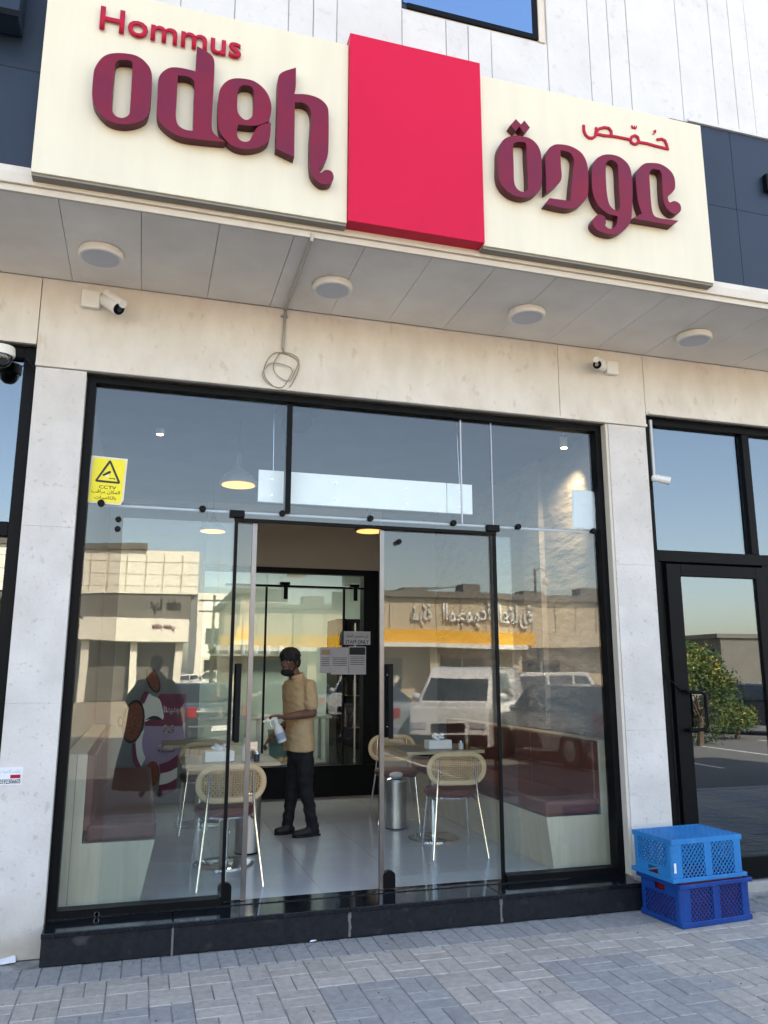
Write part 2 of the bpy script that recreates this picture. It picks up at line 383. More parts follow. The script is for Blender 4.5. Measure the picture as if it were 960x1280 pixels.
# pavement with individual concrete pavers
pave = struct('pavement', MB().box(-40, 40, -4.5, .6, -.4, -.007), M['sand'])
kb = MB()
for i in range(40): kb.box(-20+i*1.0+.004, -19+i*1.0-.004, -4.62, -4.5, -.4, .0)
struct('kerb', kb, M['kerb'], pave)
def paver_mesh(lx, ly, m):
    g = .0026; c = .004; z = 0; x, y = lx/2-g, ly/2-g
    v = [(-x,-y,-.03),(x,-y,-.03),(x,y,-.03),(-x,y,-.03),(-x,-y,z-c),(x,-y,z-c),(x,y,z-c),(-x,y,z-c),(-x+c,-y+c,z),(x-c,-y+c,z),(x-c,y-c,z),(-x+c,y-c,z)]
    f = [(0,1,5,4),(1,2,6,5),(2,3,7,6),(3,0,4,7),(4,5,9,8),(5,6,10,9),(6,7,11,10),(7,4,8,11),(8,9,10,11)]
    me = bpy.data.meshes.new('brick'); me.from_pydata(v, [], f); me.materials.append(m); return me
pm = {}
def tanzone(x, y):
    if y > -.99: return True
    k = math.floor((x-1.6)/.63)
    return k % 2 == 0
bricks = []
for i in range(int(9/.105)):
    x = -4+i*.105; bricks.append((x+.0525, -.28-.143, .105, .285, 'b'))
mod = .21
for j in range(20):
    for i in range(70):
        x0 = -5.33+i*mod; y1 = -.57-j*mod; cx, cyy = x0+mod/2, y1-mod/2
        mt = 't' if tanzone(cx, cyy) else 'b'
        if y1-mod < -4.55: continue
        if random.random() < .07 and y1 < -.99: mt = 'b' if mt == 't' else mt
        if (i+j) % 2: bricks += [(cx, cyy+.0525, .21, .105, mt), (cx, cyy-.0525, .21, .105, mt)]
        else: bricks += [(cx-.0525, cyy, .105, .21, mt), (cx+.0525, cyy, .105, .21, mt)]
def projpx(x, y, z):
    v = Vector((x,y,z))-CAM; d = v.dot(_f); return (480+FPX*v.dot(_r)/d, 640-FPX*v.dot(_u)/d, d) if d > .1 else (-999,-999,d)
vis = []
for b in bricks:
    p = projpx(b[0], b[1], 0); inn = -15 < p[0] < 975 and p[1] < 1300 and p[2] > 0
    vis.append((0 if inn else 1, p[2], b))
vis.sort(key=lambda t: t[:2])
rest = {'b': MB(), 't': MB()}
for n, (a, d, b) in enumerate(vis):
    x, y, lx, ly, mt = b; z = random.uniform(-.0025, .0015)
    if n < 300:
        k = (lx, ly, mt)
        if k not in pm: pm[k] = paver_mesh(lx, ly, M['paver_'+mt])
        o = link('brick', pm[k], pave); o.location = (x, y, z); o.rotation_euler = (random.uniform(-.006,.006), random.uniform(-.006,.006), random.uniform(-.008,.008))
    else:
        rest[mt].box(x-lx/2+.003, x+lx/2-.003, y-ly/2+.003, y+ly/2-.003, -.03, z)
for k, mb in rest.items(): mb.build('brick_field', M['paver_'+k], pave, kind='stuff')

# ================================================================== BUILDING
B = thing('commercial_building', 'pale stone shop block with grey canopy, navy fascia panels and white fluted cladding above', 'building', (1.5, 0, 0))
# shell
def bx(name, m, *a, parent=B, bevel=0): return box(name, m, parent, *a, bevel=bevel)
bx('back_wall', M['stone'], -8, 14, 11.0, 11.3, 0, 9)
bx('side_wall', M['stone'], -8.3, -8, -.9, 11.3, 0, 9)
bx('side_wall', M['stone'], 14, 14.3, -.9, 11.3, 0, 9)
bx('roof', M['clad'], -8.4, 14.4, -.86, 11.4, 9.0, 9.4)
bx('floor_slab', M['ceil'], -8, 14, 0.02, 11, 4.2, 4.5)
# upper wall with fluted cladding panels, opening for the window above
UY = -.98
uw = bx('upper_wall', M['stone'], -8, 14, -.966, -.6, 4.36, 9)
xs = [-8]+[-7.5+k*.46 for k in range(15)]+[-.55, .0]
xs = [x for x in xs if x < .1]+[.334, .68, .845, 1.004, 1.461]
xs2 = [2.573, 2.922, 3.092, 3.258, 3.709, 4.022, 4.214, 4.378, 4.83, 5.15, 5.33, 5.5, 5.95, 6.3, 6.9, 7.5, 8.2, 9, 10, 11, 12.5, 14]
def clad_panel(x0, x1, z0, z1):
    box('cladding_panel', M['clad'], uw, x0+.0022, x1-.0022, UY-random.uniform(.0,.004), -.967, z0, z1, bevel=.004)
for seg in (xs, xs2):
    for a, b in zip(seg[:-1], seg[1:]): clad_panel(a, b, 5.2, 8.9)
WX0, WX1, WZ0, WZ1 = 1.0, 2.50, 6.10, 7.9
for a, b in ((1.461,1.784),(1.784,1.95),(1.95,2.126),(2.126,2.573)):
    clad_panel(a, b, 5.2, WZ0-.02)
    clad_panel(a, b, WZ1+.02, 8.9)
uwin = box('upper_window', M['black'], B, WX0+.5, WX1, UY-.004, -.967, WZ0, WZ0+.04)
box('frame_bar', M['black'], uwin, WX1-.04, WX1, UY-.004, -.967, WZ0+.04, WZ1)
box('pane', M['glass_sky'], uwin, 1.47, WX1-.04, UY+.002, UY+.007, WZ0+.04, WZ1)
box('frame_trim', M['trim'], uwin, WX1+.002, WX1+.05, UY-.012, -.967, WZ0-.02, WZ1)
box('room_blind', M['navy'], uwin, 1.46, WX1-.03, -.9725, -.967, WZ0, WZ1)

# canopy slab, soffit panels, stepped trim
CZ = 4.17
can = bx('canopy', M['stone'], -8, 14, -1.09, -.13, CZ+.03, 4.34)
sx = [-.588+.4405*k for k in range(-15, 31)]
for a, b in zip(sx[:-1], sx[1:]):
    box('soffit_panel', M['soffit'], can, a+.0018, b-.0018, -1.10, -.125, CZ+random.uniform(0,.002), CZ+.03)
box('edge_trim', M['trim'], can, -8, 14, -1.125, -1.102, CZ-.004, CZ+.05, bevel=.003)
box('edge_trim', M['trim'], can, -8, 14, -1.145, -1.127, CZ+.035, CZ+.10, bevel=.004)
# navy fascia panels
fas = bx('fascia', M['navy'], -8, 14, -1.03, -.985, CZ+.10, 5.60)
nx = [-.72-.56*k for k in range(0, 13)][::-1]
zr = [CZ+.105, 4.96, 5.615]
for z0, z1 in zip(zr[:-1], zr[1:]):
    for a, b in zip(nx[:-1], nx[1:]): box('fascia_panel', M['navy'], fas, a+.0015, b-.0015, -1.075, -1.031, z0+.0012, z1-.0012, bevel=.0015)
    for k in range(18): 
        a = 3.5+.53*k; box('fascia_panel', M['navy'], fas, a+.0015, a+.5285, -1.075, -1.031, z0+.0012, z1-.0012, bevel=.0015)
box('coping', M['clad'], fas, 3.66, 14, -1.09, -.985, 5.616, 5.64)
# stone lintel band
lin = bx('lintel', M['stone'], -8, 14, -.09, .16, 3.72, 4.345)
lin_low = bx('lintel', M['stone'], -.75, 3.82, -.09, .06, 3.572, 3.72)
for x0, x1, z0, z1 in ((-4,-.775,3.70,4.168),(-.77,3.03,3.55,4.168),(3.034,3.81,3.55,4.168),(3.814,5.6,3.66,4.168),(5.604,8,3.66,4.168)):
    box('stone_slab', M['stone'], lin, x0+.0003, x1-.0003, -.12, -.091, z0, z1, bevel=.0009)
box('drip_moulding', M['stone'], lin, -.77, 3.81, -.135, -.1205, 3.55, 3.572, bevel=.003)
box('drip_moulding', M['stone'], lin, 3.83, 8, -.135, -.1205, 3.66, 3.682, bevel=.003)
# piers
def pier(x0, x1, zt):
    p = bx('pier', M['stone_pier'], x0+.012, x1-.012, -.10, .16, 0, zt-.02)
    zs = [0.0, 1.42, 2.5, zt-.004] if x0 < 0 else [.0, 1.18, 2.42, zt-.004]
    for a, b in zip(zs[:-1], zs[1:]): box('stone_slab', M['stone_pier'], p, x0, x1, -.12, -.101, a+.0004, b-.0004, bevel=.0012)
    box('stone_return', M['stone_pier'], p, x0, x0+.011, -.10, .12, 0, zt-.021)
    box('stone_return', M['stone_pier'], p, x1-.011, x1, -.10, .12, 0, zt-.021)
    return p
pier(-.765, -.455, 3.55); pr = pier(3.455, 3.80, 3.55)
box('door_jamb_edge', M['trim'], pr, 3.43, 3.454, -.115, -.02, .18, 3.548, bevel=.003)
bx('pier', M['stone_pier'], -8, -3.2, -.12, .16, 0, 3.69); bx('pier', M['stone_pier'], 7.2, 14, -.12, .16, 0, 3.655)
bx('party_wall', M['wall_in'], -.76, -.475, .17, 10.9, 0, 4.19)
bx('party_wall', M['wall_in'], 3.62, 3.80, .17, 10.9, 0, 4.19)
# neighbours' rooms are dark
bx('room_back', M['ceil'], -8, -.77, 4.0, 4.1, 0, 4.19); bx('room_back', M['ceil'], 3.81, 14, 4.0, 4.1, 0, 4.19)
bx('room_floor', M['bgrey'], -8, -.77, .17, 4.0, .05, .10); bx('room_floor', M['bgrey'], 3.81, 14, .17, 4.0, .05, .10)
bx('threshold', M['kerb'], 3.815, 7.2, -.1, .3, -.02, .062, bevel=.006)
bx('threshold', M['granite'], -3.2, -.77, -.1, .3, -.02, .12, bevel=.006)

# ------------------------------------------------------------------ entrance step
st = thing('entrance_step', 'black granite entrance step with pale joints below the glass front', 'step', (1.5,-.15,0))
box('core', M['mortar'], st, -.44, 3.44, -.262, -.01, 0, .145)
jx = [-.452, .262, 1.32, 2.34, 3.405]
for a, b in zip(jx[:-1], jx[1:]):
    box('riser_slab', M['granite_face'], st, a+.004, b-.004, -.283, -.263, .003, .148, bevel=.003)
    box('tread_slab', M['granite'], st, a+.002, b-.002, -.296, -.045, .149, .178, bevel=.004)
box('mortar_joint', M['mortar'], st, .256, .268, -.2845, -.270, .0, .175)
mj = MB(); 
for jxx in (1.318, 2.338):
    for k in range(7):
        z = .01+k*.021; mj.box(jxx-.007+random.uniform(-.004,.003), jxx+.008+random.uniform(-.003,.005), -.2855, -.270, z, z+.022)
mj.build('mortar_joint', M['mortar'], st)
box('sill', M['granite'], st, -.452, 3.43, -.044, .06, .149, .183)

# ================================================================== SHOP SIGN
SY = -1.215
sg = thing('shop_sign', 'long cream lightbox shop sign with red centre panel and maroon letters', 'sign', (1.5,-1.1,4.24))
def panel(name, x0, x1, y, z0, z1, m):
    b = MB().box(x0, x1, y, -1.08, z0, z1); o = b.build(name, m, sg, bevel=.004); return o
panel('cream_panel', -.722, 1.03, SY, 4.243, 5.48, M['cream'])
panel('cream_panel', 1.918, 3.652, SY, 4.243, 5.48, M['cream'])
panel('red_panel', 1.032, 1.916, SY-.026, 4.245, 5.548, M['red'])
box('underside_tray', M['signside'], sg, -.718, 1.028, SY+.012, -1.09, 4.228, 4.2425)
box('underside_tray', M['signside'], sg, 1.92, 3.648, SY+.012, -1.09, 4.228, 4.2425)
FY = SY-.062
A_ = lambda x, y: (100+x/5.647, 50+y/5.647)
B_ = lambda x, y: (260+x/5.647, 70+y/5.647)
C_ = lambda x, y: (610+x/7.385, 140+y/7.385)
D_ = lambda x, y: (720+x/6.4, 140+y/6.4)
def loop(T, pts, sub=5):
    out = []
    for p in pts:
        q = XZ(*(T if not callable(p[0]) else p[0])(*(p[:2] if not callable(p[0]) else p[1:3])), FY)
        c = len(p) > (2 if not callable(p[0]) else 3)
        out.append((q[0], q[1], 1) if c else q)
    return [tuple(v) for v in smooth_loop(out, sub)]
c = 1
LET = {
 'letter_o': [(A_, [(260,92),(390,108),(470,165),(505,240),(500,380),(490,470),(465,545),(390,583),(290,592),(190,560),(115,480),(88,400),(94,270),(110,190),(170,115)]),
       (A_, [(248,165),(270,142),(300,138),(350,142),(372,165),(364,330),(355,480),(345,528),(300,550),(250,535),(225,490),(232,320)])],
 'letter_d': [(A_, [(828,45,c),(900,85),(940,125),(948,180),(938,400),(928,590),(B_,40,545),(B_,118,603,c),(A_,960,712),(750,688),(655,655),(570,585),(545,520),(548,400),(555,280),(582,228),(640,195),(720,198),(818,222,c)]),
       (A_, [(690,248,c),(760,255),(808,295),(806,400),(800,642,c),(740,632),(692,600),(675,540),(682,400)])],
 'letter_e': [(B_, [(230,158),(330,180),(410,250),(445,340),(440,420),(425,462,c),(330,490),(212,482,c),(202,530),(210,575),(245,603),(290,600),(315,560),(345,508),(390,482),(443,472,c),(440,540),(425,600),(370,638),(280,655),(195,640),(130,595),(80,520),(70,400),(80,260),(110,200),(160,165)]),
       (B_, [(240,207),(300,212),(325,255),(322,400),(300,440),(260,450),(218,412),(205,360),(212,240)])],
 'letter_h': [(B_, [(620,82,c),(618,215),(608,268,c),(700,272),(785,300),(838,350),(850,410),(850,600),(843,705),(815,765),(782,790,c),(795,825),(832,804),(872,815),(886,858),(862,898),(800,900),(748,855),(724,790),(722,600),(732,430),(715,360),(670,328),(612,325,c),(607,712,c),(482,652,c),(490,400),(497,160),(525,115)])],
 'letter_teh': [(C_, [(290,220),(390,245),(460,310),(490,400),(498,560),(490,690),(440,755),(345,787),(235,765),(140,690),(98,590),(96,450),(102,340),(140,262),(205,225)]),
       (C_, [(232,300),(260,278),(300,274),(352,290),(358,400),(368,560),(372,715,c),(325,738),(272,712),(242,650),(236,500)])],
 'dot': [(C_, [(258,66,c),(302,113,c),(256,172,c),(208,122,c)])],
 'dot ': [(C_, [(337,80,c),(386,142,c),(338,196,c),(290,132,c)])],
 'letter_dal': [(C_, [(650,298),(760,315),(860,375),(912,470),(925,600),(922,750),(895,815),(830,868),(735,890),(533,848,c),(572,795,c),(762,822,c),(770,700),(795,450),(772,388),(720,360),(668,350,c),(672,480),(676,620),(610,695),(540,745,c),(538,600),(533,420),(555,350),(595,312)])],
 'letter_waw': [(D_, [(240,340),(340,355),(415,415),(445,500),(452,640),(448,770),(440,860),(400,930),(330,972),(262,975),(185,950),(140,905),(142,860),(180,820),(228,840),(240,890),(228,905,c),(270,935),(318,915),(335,850),(332,832,c),(250,808),(178,740),(138,650),(128,540),(135,440),(165,375)]),
       (D_, [(250,392),(300,385),(335,430),(345,600),(353,762),(322,790),(268,740),(244,620),(238,430)])],
 'letter_ain': [(D_, [(575,408),(670,415),(745,460),(785,520),(793,600),(772,640),(735,675),(748,722),(790,712),(832,738),(838,788),(800,815),(745,790),(705,720),(692,600),(688,500),(672,463,c),(610,455),(588,490),(592,600),(608,780),(645,842),(818,870,c),(775,905,c),(455,850,c),(530,812,c),(500,720),(485,600),(482,510),(500,460),(535,422)])],
}
for nm, lps in LET.items():
    curve_plate(nm.strip(), [loop(T, pts) for T, pts in lps], FY, SY-.002, M['maroon'], sg, bevel=.0015, m_side=M['maroon_shaded'])
# flat red lettering
t = text('lettering', 'Hommus', M['redtext'], sg, wallM(-.437, SY-.012, 5.193), width=.80, height=.152, extrude=.010, bold=.014)
def stroke(loops_px, wd, y, m, parent, name='lettering', T=D_, yplane=None):
    mb = MB()
    for lp in loops_px:
        pts = [Vector(XZ(*T(*p), y)) for p in lp]
        for a, b in zip(pts[:-1], pts[1:]):
            d = (b-a); 
            if d.length < 1e-5: continue
            d.normalize(); n = Vector((-d.y, d.x))*wd/2; a2 = a-d*wd*.3; b2 = b+d*wd*.3; yy = y+random.uniform(0,.0012)
            mb.prism([tuple(a2+n), tuple(a2-n), tuple(b2-n), tuple(b2+n)], yy, y+.010)
    return mb.build(name, m, parent)
SF = SY-.012
stroke([[(65,105),(68,150),(80,180),(105,202),(135,205),(158,188),(165,150),(165,125)],[(160,165),(190,130),(230,120),(265,125),(285,150),(286,178)],[(165,172),(230,185),(300,190),(370,203),(440,217)],
        [(440,222),(450,195),(475,185),(498,197),(505,225),(492,250),(470,254),(448,242),(440,222)],[(505,238),(570,248),(640,268),(740,292)],[(655,217),(690,212),(715,225),(728,255),(738,292)]], .017, SF, M['redtext'], sg)
stroke([[(450,105),(455,122),(467,126),(470,110)],[(468,126),(483,126),(487,112)],[(628,148),(640,145),(638,160),(622,172)]], .007, SF, M['redtext'], sg, 'vowel_mark')
# neighbours' sign returns just in frame
nb = thing('neighbour_sign', 'dark blue box edge of the next sign, top left corner', 'sign', (-1.3,-1.2,5.5))
b0 = XZ(23, 20, -1.25)
box('sign_box', M['navy'], nb, -2.6, b0[0], -1.25, -1.09, b0[1], 6.6, bevel=.006)
box('sign_box_edge', M['black'], nb, -2.6, b0[0]+.006, -1.256, -1.252, b0[1]-.01, b0[1]+.03)
nb2 = thing('neighbour_sign', 'black letter edge on the navy fascia at the right border', 'sign', (4.5,-1.1,5))
b1 = XZ(955, 218, -1.1); box('letter', M['black'], nb2, b1[0], b1[0]+.3, -1.12, -1.078, b1[1]-.14, b1[1], bevel=.004)

# ================================================================== SOFFIT LIGHTS
def round_light():
    r = thing('ceiling_light', '', 'light', group='round lights under the canopy')
    MB().lathe([(.118,0),(.13,-.006),(.134,-.02),(.134,-.044),(.128,-.052),(.112,-.052),(.110,-.049)], n=40).build('rim', M['white'], r, local=True)
    MB().lathe([(.1095,-.046),(.1095,-.050),(.07,-.0535),(.01,-.055)], n=36).build('diffuser', M['diffuser'], r, local=True)
    return r
rl = round_light()
lab = ['round white canopy light left of the sign, above the wall camera box', 'round white canopy light beside the grey conduit', 'round white canopy light right of the red panel centre', 'rightmost round white light under the canopy']
for i, x in enumerate((-.385, 1.089, 2.533, 3.962)):
    o = rl if i == 0 else copy_tree(rl); o.location = (x, -.58, CZ); o['label'] = lab[i]

# ================================================================== CAMERAS AND CABLES
def bullet(name, label, box_c, box_s, body_a, body_b, r=.033, rz=0):
    t = thing(name, label, 'camera', (box_c[0], -.12, box_c[2]))
    if box_s: box('junction_box', M['white'], t, box_c[0]-box_s/2, box_c[0]+box_s/2, -.165, -.121, box_c[2]-box_s/2, box_c[2]+box_s/2, bevel=.008)
    a, b = Vector(body_a), Vector(body_b); d = (b-a).normalized()
    MB().tube([a, a+d*.01, b-d*.012, b], [r*.8, r, r, r*.95], 20).build('camera_body', M['white'], t)
    MB().tube([b-d*.004, b+d*.004], [r*.9, r*.9], 20).build('lens_face', M['black'], t)
    MB().tube([b+d*.001, b+d*.012], [r*.42, r*.40], 14).build('lens', M['carglass'], t)
    up = d.cross(Vector((0,0,1))).cross(d).normalized()*-1
    m = (a+b)/2-d*.01
    box_m = MB().tube([a+up*r*-1.0-d*.01, b+up*r*-1.0+d*.022], [r*1.05*.6]*2, 8); box_m.build('sun_hood', M['white'], t)
    MB().tube([a, Vector((a.x, -.14, a.z+.02))], .011, 10).build('bracket_arm', M['white'], t)
    return t
bullet('security_camera', 'white bullet camera with black lens and square box, left of the lintel', (-.462,0,4.045), .12, (-.375,-.17,4.045), (-.275,-.29,3.935), .042)
bullet('security_camera', 'small bullet camera with box on the lintel right above the paper notice', (3.50,0,4.01), .11, (3.41,-.17,4.0), (3.285,-.28,3.965), .037)
t = thing('security_camera', 'white camera hanging from a vertical pipe at the right pier top', 'camera', (3.87,-.1,3.3))
MB().tube([(3.865,-.10,3.62),(3.865,-.10,3.16)], .014, 10).build('pipe', M['conduit'], t)
MB().ball((3.865,-.11,3.13), .032).build('ball_joint', M['white'], t)
MB().tube([(3.87,-.12,3.13),(3.96,-.17,3.10)], [.03,.032], 16).build('camera_body', M['white'], t)
t = thing('dome_camera', 'white dome camera with black ball under the left neighbour lintel', 'camera', (-.92,-.12,3.6))
MB().lathe([(.075,.06),(.08,.02),(.075,0)], (-.965,-.16,3.575), 24).build('housing', M['white'], t)
MB().ball((-.965,-.16,3.57), (.065,.065,.07), 20).build('dome', M['carglass'], t)
MB().tube([(-.93,-.15,3.60),(-.87,-.14,3.64),(-.80,-.13,3.56),(-.775,-.125,3.53)], .006, 6).build('cable', M['blackplastic'], t)
t = thing('conduit_pipe', 'thin grey conduit crossing the soffit and down the lintel', 'pipe', (.84,-.6,4.1))
MB().tube([(.838,-1.13,4.19),(.838,-1.12,4.155),(.845,-.14,4.155),(.845,-.133,4.14),(.835,-.133,3.86)], .011, 8).build('pipe', M['conduit'], t)
box('pipe_clip', M['conduit'], t, .815, .865, -.14, -.121, 4.10, 4.115)
cb = MB(); 
for k, (cx, cz, rr, sq) in enumerate(((.83,3.70,.12,1.15),(.86,3.735,.085,1.25),(.80,3.66,.10,.9))):
    pts = [(cx+rr*math.cos(a)+.012*math.sin(3*a), -.132-.006*k, cz+rr*sq*math.sin(a)+.01*math.cos(2*a)) for a in [2*math.pi*i/36 for i in range(37)]]
    cb.tube(pts, .0035, 6, cap=False)
cb.tube([(.835,-.133,3.88),(.83,-.136,3.86),(.85,-.14,3.82)], .006, 6)
tag(cb.build('cable_coil', M['cable']), 'loose coil of thin tan cable hanging on the lintel', 'cable')
# sticker on the left pier
t = thing('pier_sticker', 'small white advertising sticker with phone number on the left pier', 'sticker', (-.70,-.125,1.0))
box('sheet', M['paper'], t, -.86+.1, -.635, -.1225, -.1205, .955, 1.055)
text('lettering', '0592306605', M['ink'], t, wallM(-.757, -.1226, .962), width=.115, height=.026, extrude=.0006, bold=.02)
text('lettering', ar('تركيب كاميرات'), M['bluelabel'], t, wallM(-.757, -.1226, 1.02), width=.11, height=.022, extrude=.0006)
box('red_strip', M['redtext'], t, -.70, -.645, -.1232, -.1226, .992, 1.012)

# ================================================================== GLASS FRONT
GX0, GX1, GZ0, GZ1 = -.452, 3.43, .18, 3.545
gf = thing('glass_shopfront', 'frameless glass shopfront in a black frame with a bolted rail', 'shopfront', (1.5,0,.18))
box('frame_post', M['black'], gf, GX0, GX0+.055, -.05, .06, GZ0+.004, GZ1)
box('frame_post', M['black'], gf, GX1-.05, GX1, -.05, .06, GZ0+.004, GZ1)
box('frame_head', M['black'], gf, GX0+.055, GX1-.05, -.05, .06, GZ1-.045, GZ1)
for a, b in ((GX0+.055, .55), (2.50, GX1-.05)): box('frame_sill', M['black'], gf, a, b, -.05, .05, GZ0+.004, GZ0+.045)
DL, DR, HZ = .575, 2.485, 2.63
def pane(x0, x1, z0, z1, y=0, parent=gf, name='glass_pane', m=None):
    return box(name, m or M['glass'], parent, x0, x1, y-.005, y+.005, z0, z1)
pane(GX0+.05, DL-.012, GZ0+.04, 2.688); pane(DR+.012, GX1-.045, GZ0+.04, 2.688)
tx = [GX0+.05, .60, .92, 2.265, 2.49, GX1-.045]
tx = [GX0+.05, .912, 2.235, GX1-.045]
for a, b in zip(tx[:-1], tx[1:]): pane(a+.003, b-.003, 2.694, GZ1-.04)
box('glass_pane', M['glass'], gf, DL, DR, -.005, .005, HZ+.012, 2.688)
for x in (DL-.006, DR+.006): box('glass_edge_strip', M['blackplastic'], gf, x-.011, x+.011, -.011, .011, GZ0+.004, HZ+.03)
box('header_bar', M['black'], gf, DL-.02, DR+.02, -.014, .014, HZ-.012, HZ+.010)
box('mullion_fin', M['black'], gf, .90, .938, -.012, .075, 2.695, GZ1-.045)
box('silicone_joint', M['diffuser'], gf, 2.230, 2.240, -.0065, .0065, 2.69, GZ1-.045)
box('silicone_joint', M['diffuser'], gf, 2.485, 2.491, -.0065, .0065, 2.69, GZ1-.045)
MB().tube([(-.35,.045,2.690),(3.38,.045,2.690)], .011, 10).build('rail', M['diffuser'], gf)
for px, py in ((126,633),(253,640),(353,646),(463,652),(567,659),(648,661),(742,666)):
    x = P(px, py, -.01).x
    MB().lathe([(.021,-.022),(.023,-.016),(.023,-.006),(.012,-.005),(.012,.045)], (x,0,2.690), 18, 'y').build('rail_bolt', M['blackplastic'], gf)
for px, py in ((148,649),(147,661),(499,677)):
    p = P(px, py, -.01); MB().lathe([(.018,-.018),(.02,-.006),(.01,.0),(.01,.03)], (p.x,0,p.z), 16, 'y').build('rail_bolt', M['blackplastic'], gf)
for x in (DL-.0, DR+.0): box('corner_patch', M['blackplastic'], gf, x-.055, x+.045, -.028, .028, HZ+.012, HZ+.062, bevel=.004)
# sliding door leaves
def leaf(name, label, x0, x1, free, xh, y):
    t = thing(name, label, 'door', ((x0+x1)/2, y, .18))
    pane(x0, x1, GZ0+.012, HZ-.02, y, t, 'door_glass')
    xe = x0 if free < 0 else x1
    box('edge_strip', M['post'], t, xe-.016, xe+.016, y-.012, y+.012, GZ0+.006, HZ-.015)
    hb = MB()
    for s in (-1, 1):
        box('handle', M['blackplastic'], t, xh-.017, xh+.017, y+s*.055-.012, y+s*.055+.012, 1.155, 1.66, bevel=.006)
    for z in (1.23, 1.585): MB().tube([(xh,y-.06,z),(xh,y+.06,z)], .009, 8).build('handle_mount', M['steel'], t)
    xp = xh-.035 if free > 0 else xh
    pts = [(xp-.042,.19),(xp+.042,.19),(xp+.042,.27)]+[(xp+.042*math.cos(a), .27+.03*math.sin(a)) for a in [math.pi*k/8 for k in range(1,8)]]+[(xp-.042,.27)]
    MB().prism(pts, y-.022, y+.022).build('patch_lock', M['blackplastic'], t, bevel=.003)
    return t
leaf('glass_door', 'left glass door leaf slid open, tall black handle at its steel edge', -.17, .70, 1, .618, .034)
leaf('glass_door', 'right glass door leaf with tall black handle near the middle of the front', 1.617, 2.64, -1, 1.668, .034)
# cctv warning sticker on the glass
t = thing('warning_sticker', 'yellow CCTV warning sticker with black triangle on the left pane', 'sticker', (-.28,-.01,2.8))
def ypl(pts): return [XZ(100+x/13.714, 560+y/13.714, -.008) for x, y in pts]
MB().prism(ypl([(200,125),(820,190),(745,900),(690,985),(105,930)]), -.0085, -.006).build('sticker_border', M['cream'], t)
MB().prism(ypl([(240,165),(785,215),(712,895),(668,950),(140,905)]), -.0095, -.0086).build('sticker_face', M['yellow'], t)
tri = [tuple(v) for v in smooth_loop([(*XZ(100+x/13.714, 560+y/13.714, -.008),) for x, y in ((515,212),(600,380),(690,590),(670,612),(480,600),(265,570),(262,540),(390,380))], 3)]
o_ = ypl([(515,210),(535,222),(690,590),(670,618),(275,578),(260,552),(495,222)]); i_ = ypl([(514,265),(645,580),(305,545)])
curve_plate('triangle', [o_, i_], -.0105, -.0096, M['ink'], t)
MB().prism(ypl([(385,455),(500,395),(530,400),(530,430),(410,480),(390,475)]), -.0105, -.0096).build('camera_symbol', M['ink'], t)
MB().prism(ypl([(420,480),(480,455),(500,480),(470,500)]), -.0105, -.0096).build('camera_symbol', M['white'], t)
MB().prism(ypl([(500,515),(600,520),(600,545),(585,545),(580,530),(500,528)]), -.0105, -.0096).build('camera_symbol', M['ink'], t)
def skewM(px0, py0, px1, py1, y):
    a, b = P(px0, py0, y), P(px1, py1, y); d = (b-a); ang = math.atan2(d.z, d.x)
    return Matrix.Translation((a.x, y, a.z))@Matrix.Rotation(-ang, 4, 'Y')@Matrix.Rotation(math.pi/2, 4, 'X'), d.length
for s_, (xa, ya, xb, yb), h in (('CCTV', (325,690,618,712), .021), (ar('المكان مراقب'), (195,775,680,815), .03), (ar('بالكاميرات'), (245,880,612,905), .028)):
    m_, wd = skewM(100+xa/13.714, 560+ya/13.714, 100+xb/13.714, 560+yb/13.714, -.0096)
    text('lettering', s_, M['ink'], t, m_, width=wd, height=h, extrude=.0008, bold=.01)
# paper notice on the glass
t = thing('paper_notice', 'crumpled pale sheet of paper taped inside the top right pane', 'notice', (3.3,.01,2.9))
mb = MB(); nx_, nz_ = 10, 14
for j in range(nz_+1):
    for i in range(nx_+1):
        u, v = i/nx_, j/nz_; mb.v.append(Vector((3.175+.235*u-.012*v*0, .016+.006*noise.noise(Vector((u*5, v*7, 0)))+.004*math.sin(u*9+v*5), 2.70+.315*v+.008*math.sin(u*4))))
for j in range(nz_):
    for i in range(nx_): mb.f.append((j*(nx_+1)+i, j*(nx_+1)+i+1, (j+1)*(nx_+1)+i+1, (j+1)*(nx_+1)+i)); mb.sm.append(True)
o = mb.build('sheet', M['paper'], t)
sol = o.modifiers.new('thickness', 'SOLIDIFY'); sol.thickness = .001
# white sign back board behind the transom
t = thing('sign_board', 'long white board hung behind the transom glass above the door', 'board', (1.6,.3,2.95))
x = .722
for x1 in (.933, 2.16, 2.372):
    box('board_panel', M['white_board'], t, x+.003, x1-.003, .11, .135, 2.79, 3.024, bevel=.003)
    for xx in ([x+.1] if x1-x < .4 else [x+.35, x+.36, x+.9]):
        for z in (2.84, 2.96): MB().lathe([(.008,-.004),(.008,0)], (xx,.11,z), 10, 'y').build('screw', M['steel'], t)
    x = x1
for xx in (.83, 2.27): MB().tube([(xx,.122,3.022),(xx,.17,3.60)], .003, 6).build('hanging_wire', M['steel'], t)
MB().lathe([(.17,.03),(.165,0),(.12,-.03),(.115,-.10),(.08,-.14),(.02,-.15)], P(371,520,.24)+Vector((0,0,.02)), 28).build('speaker_body', M['blackplastic'], tt := thing('ceiling_speaker', 'black dome speaker behind the top of the glass', 'speaker', (1,.2,3.5)))

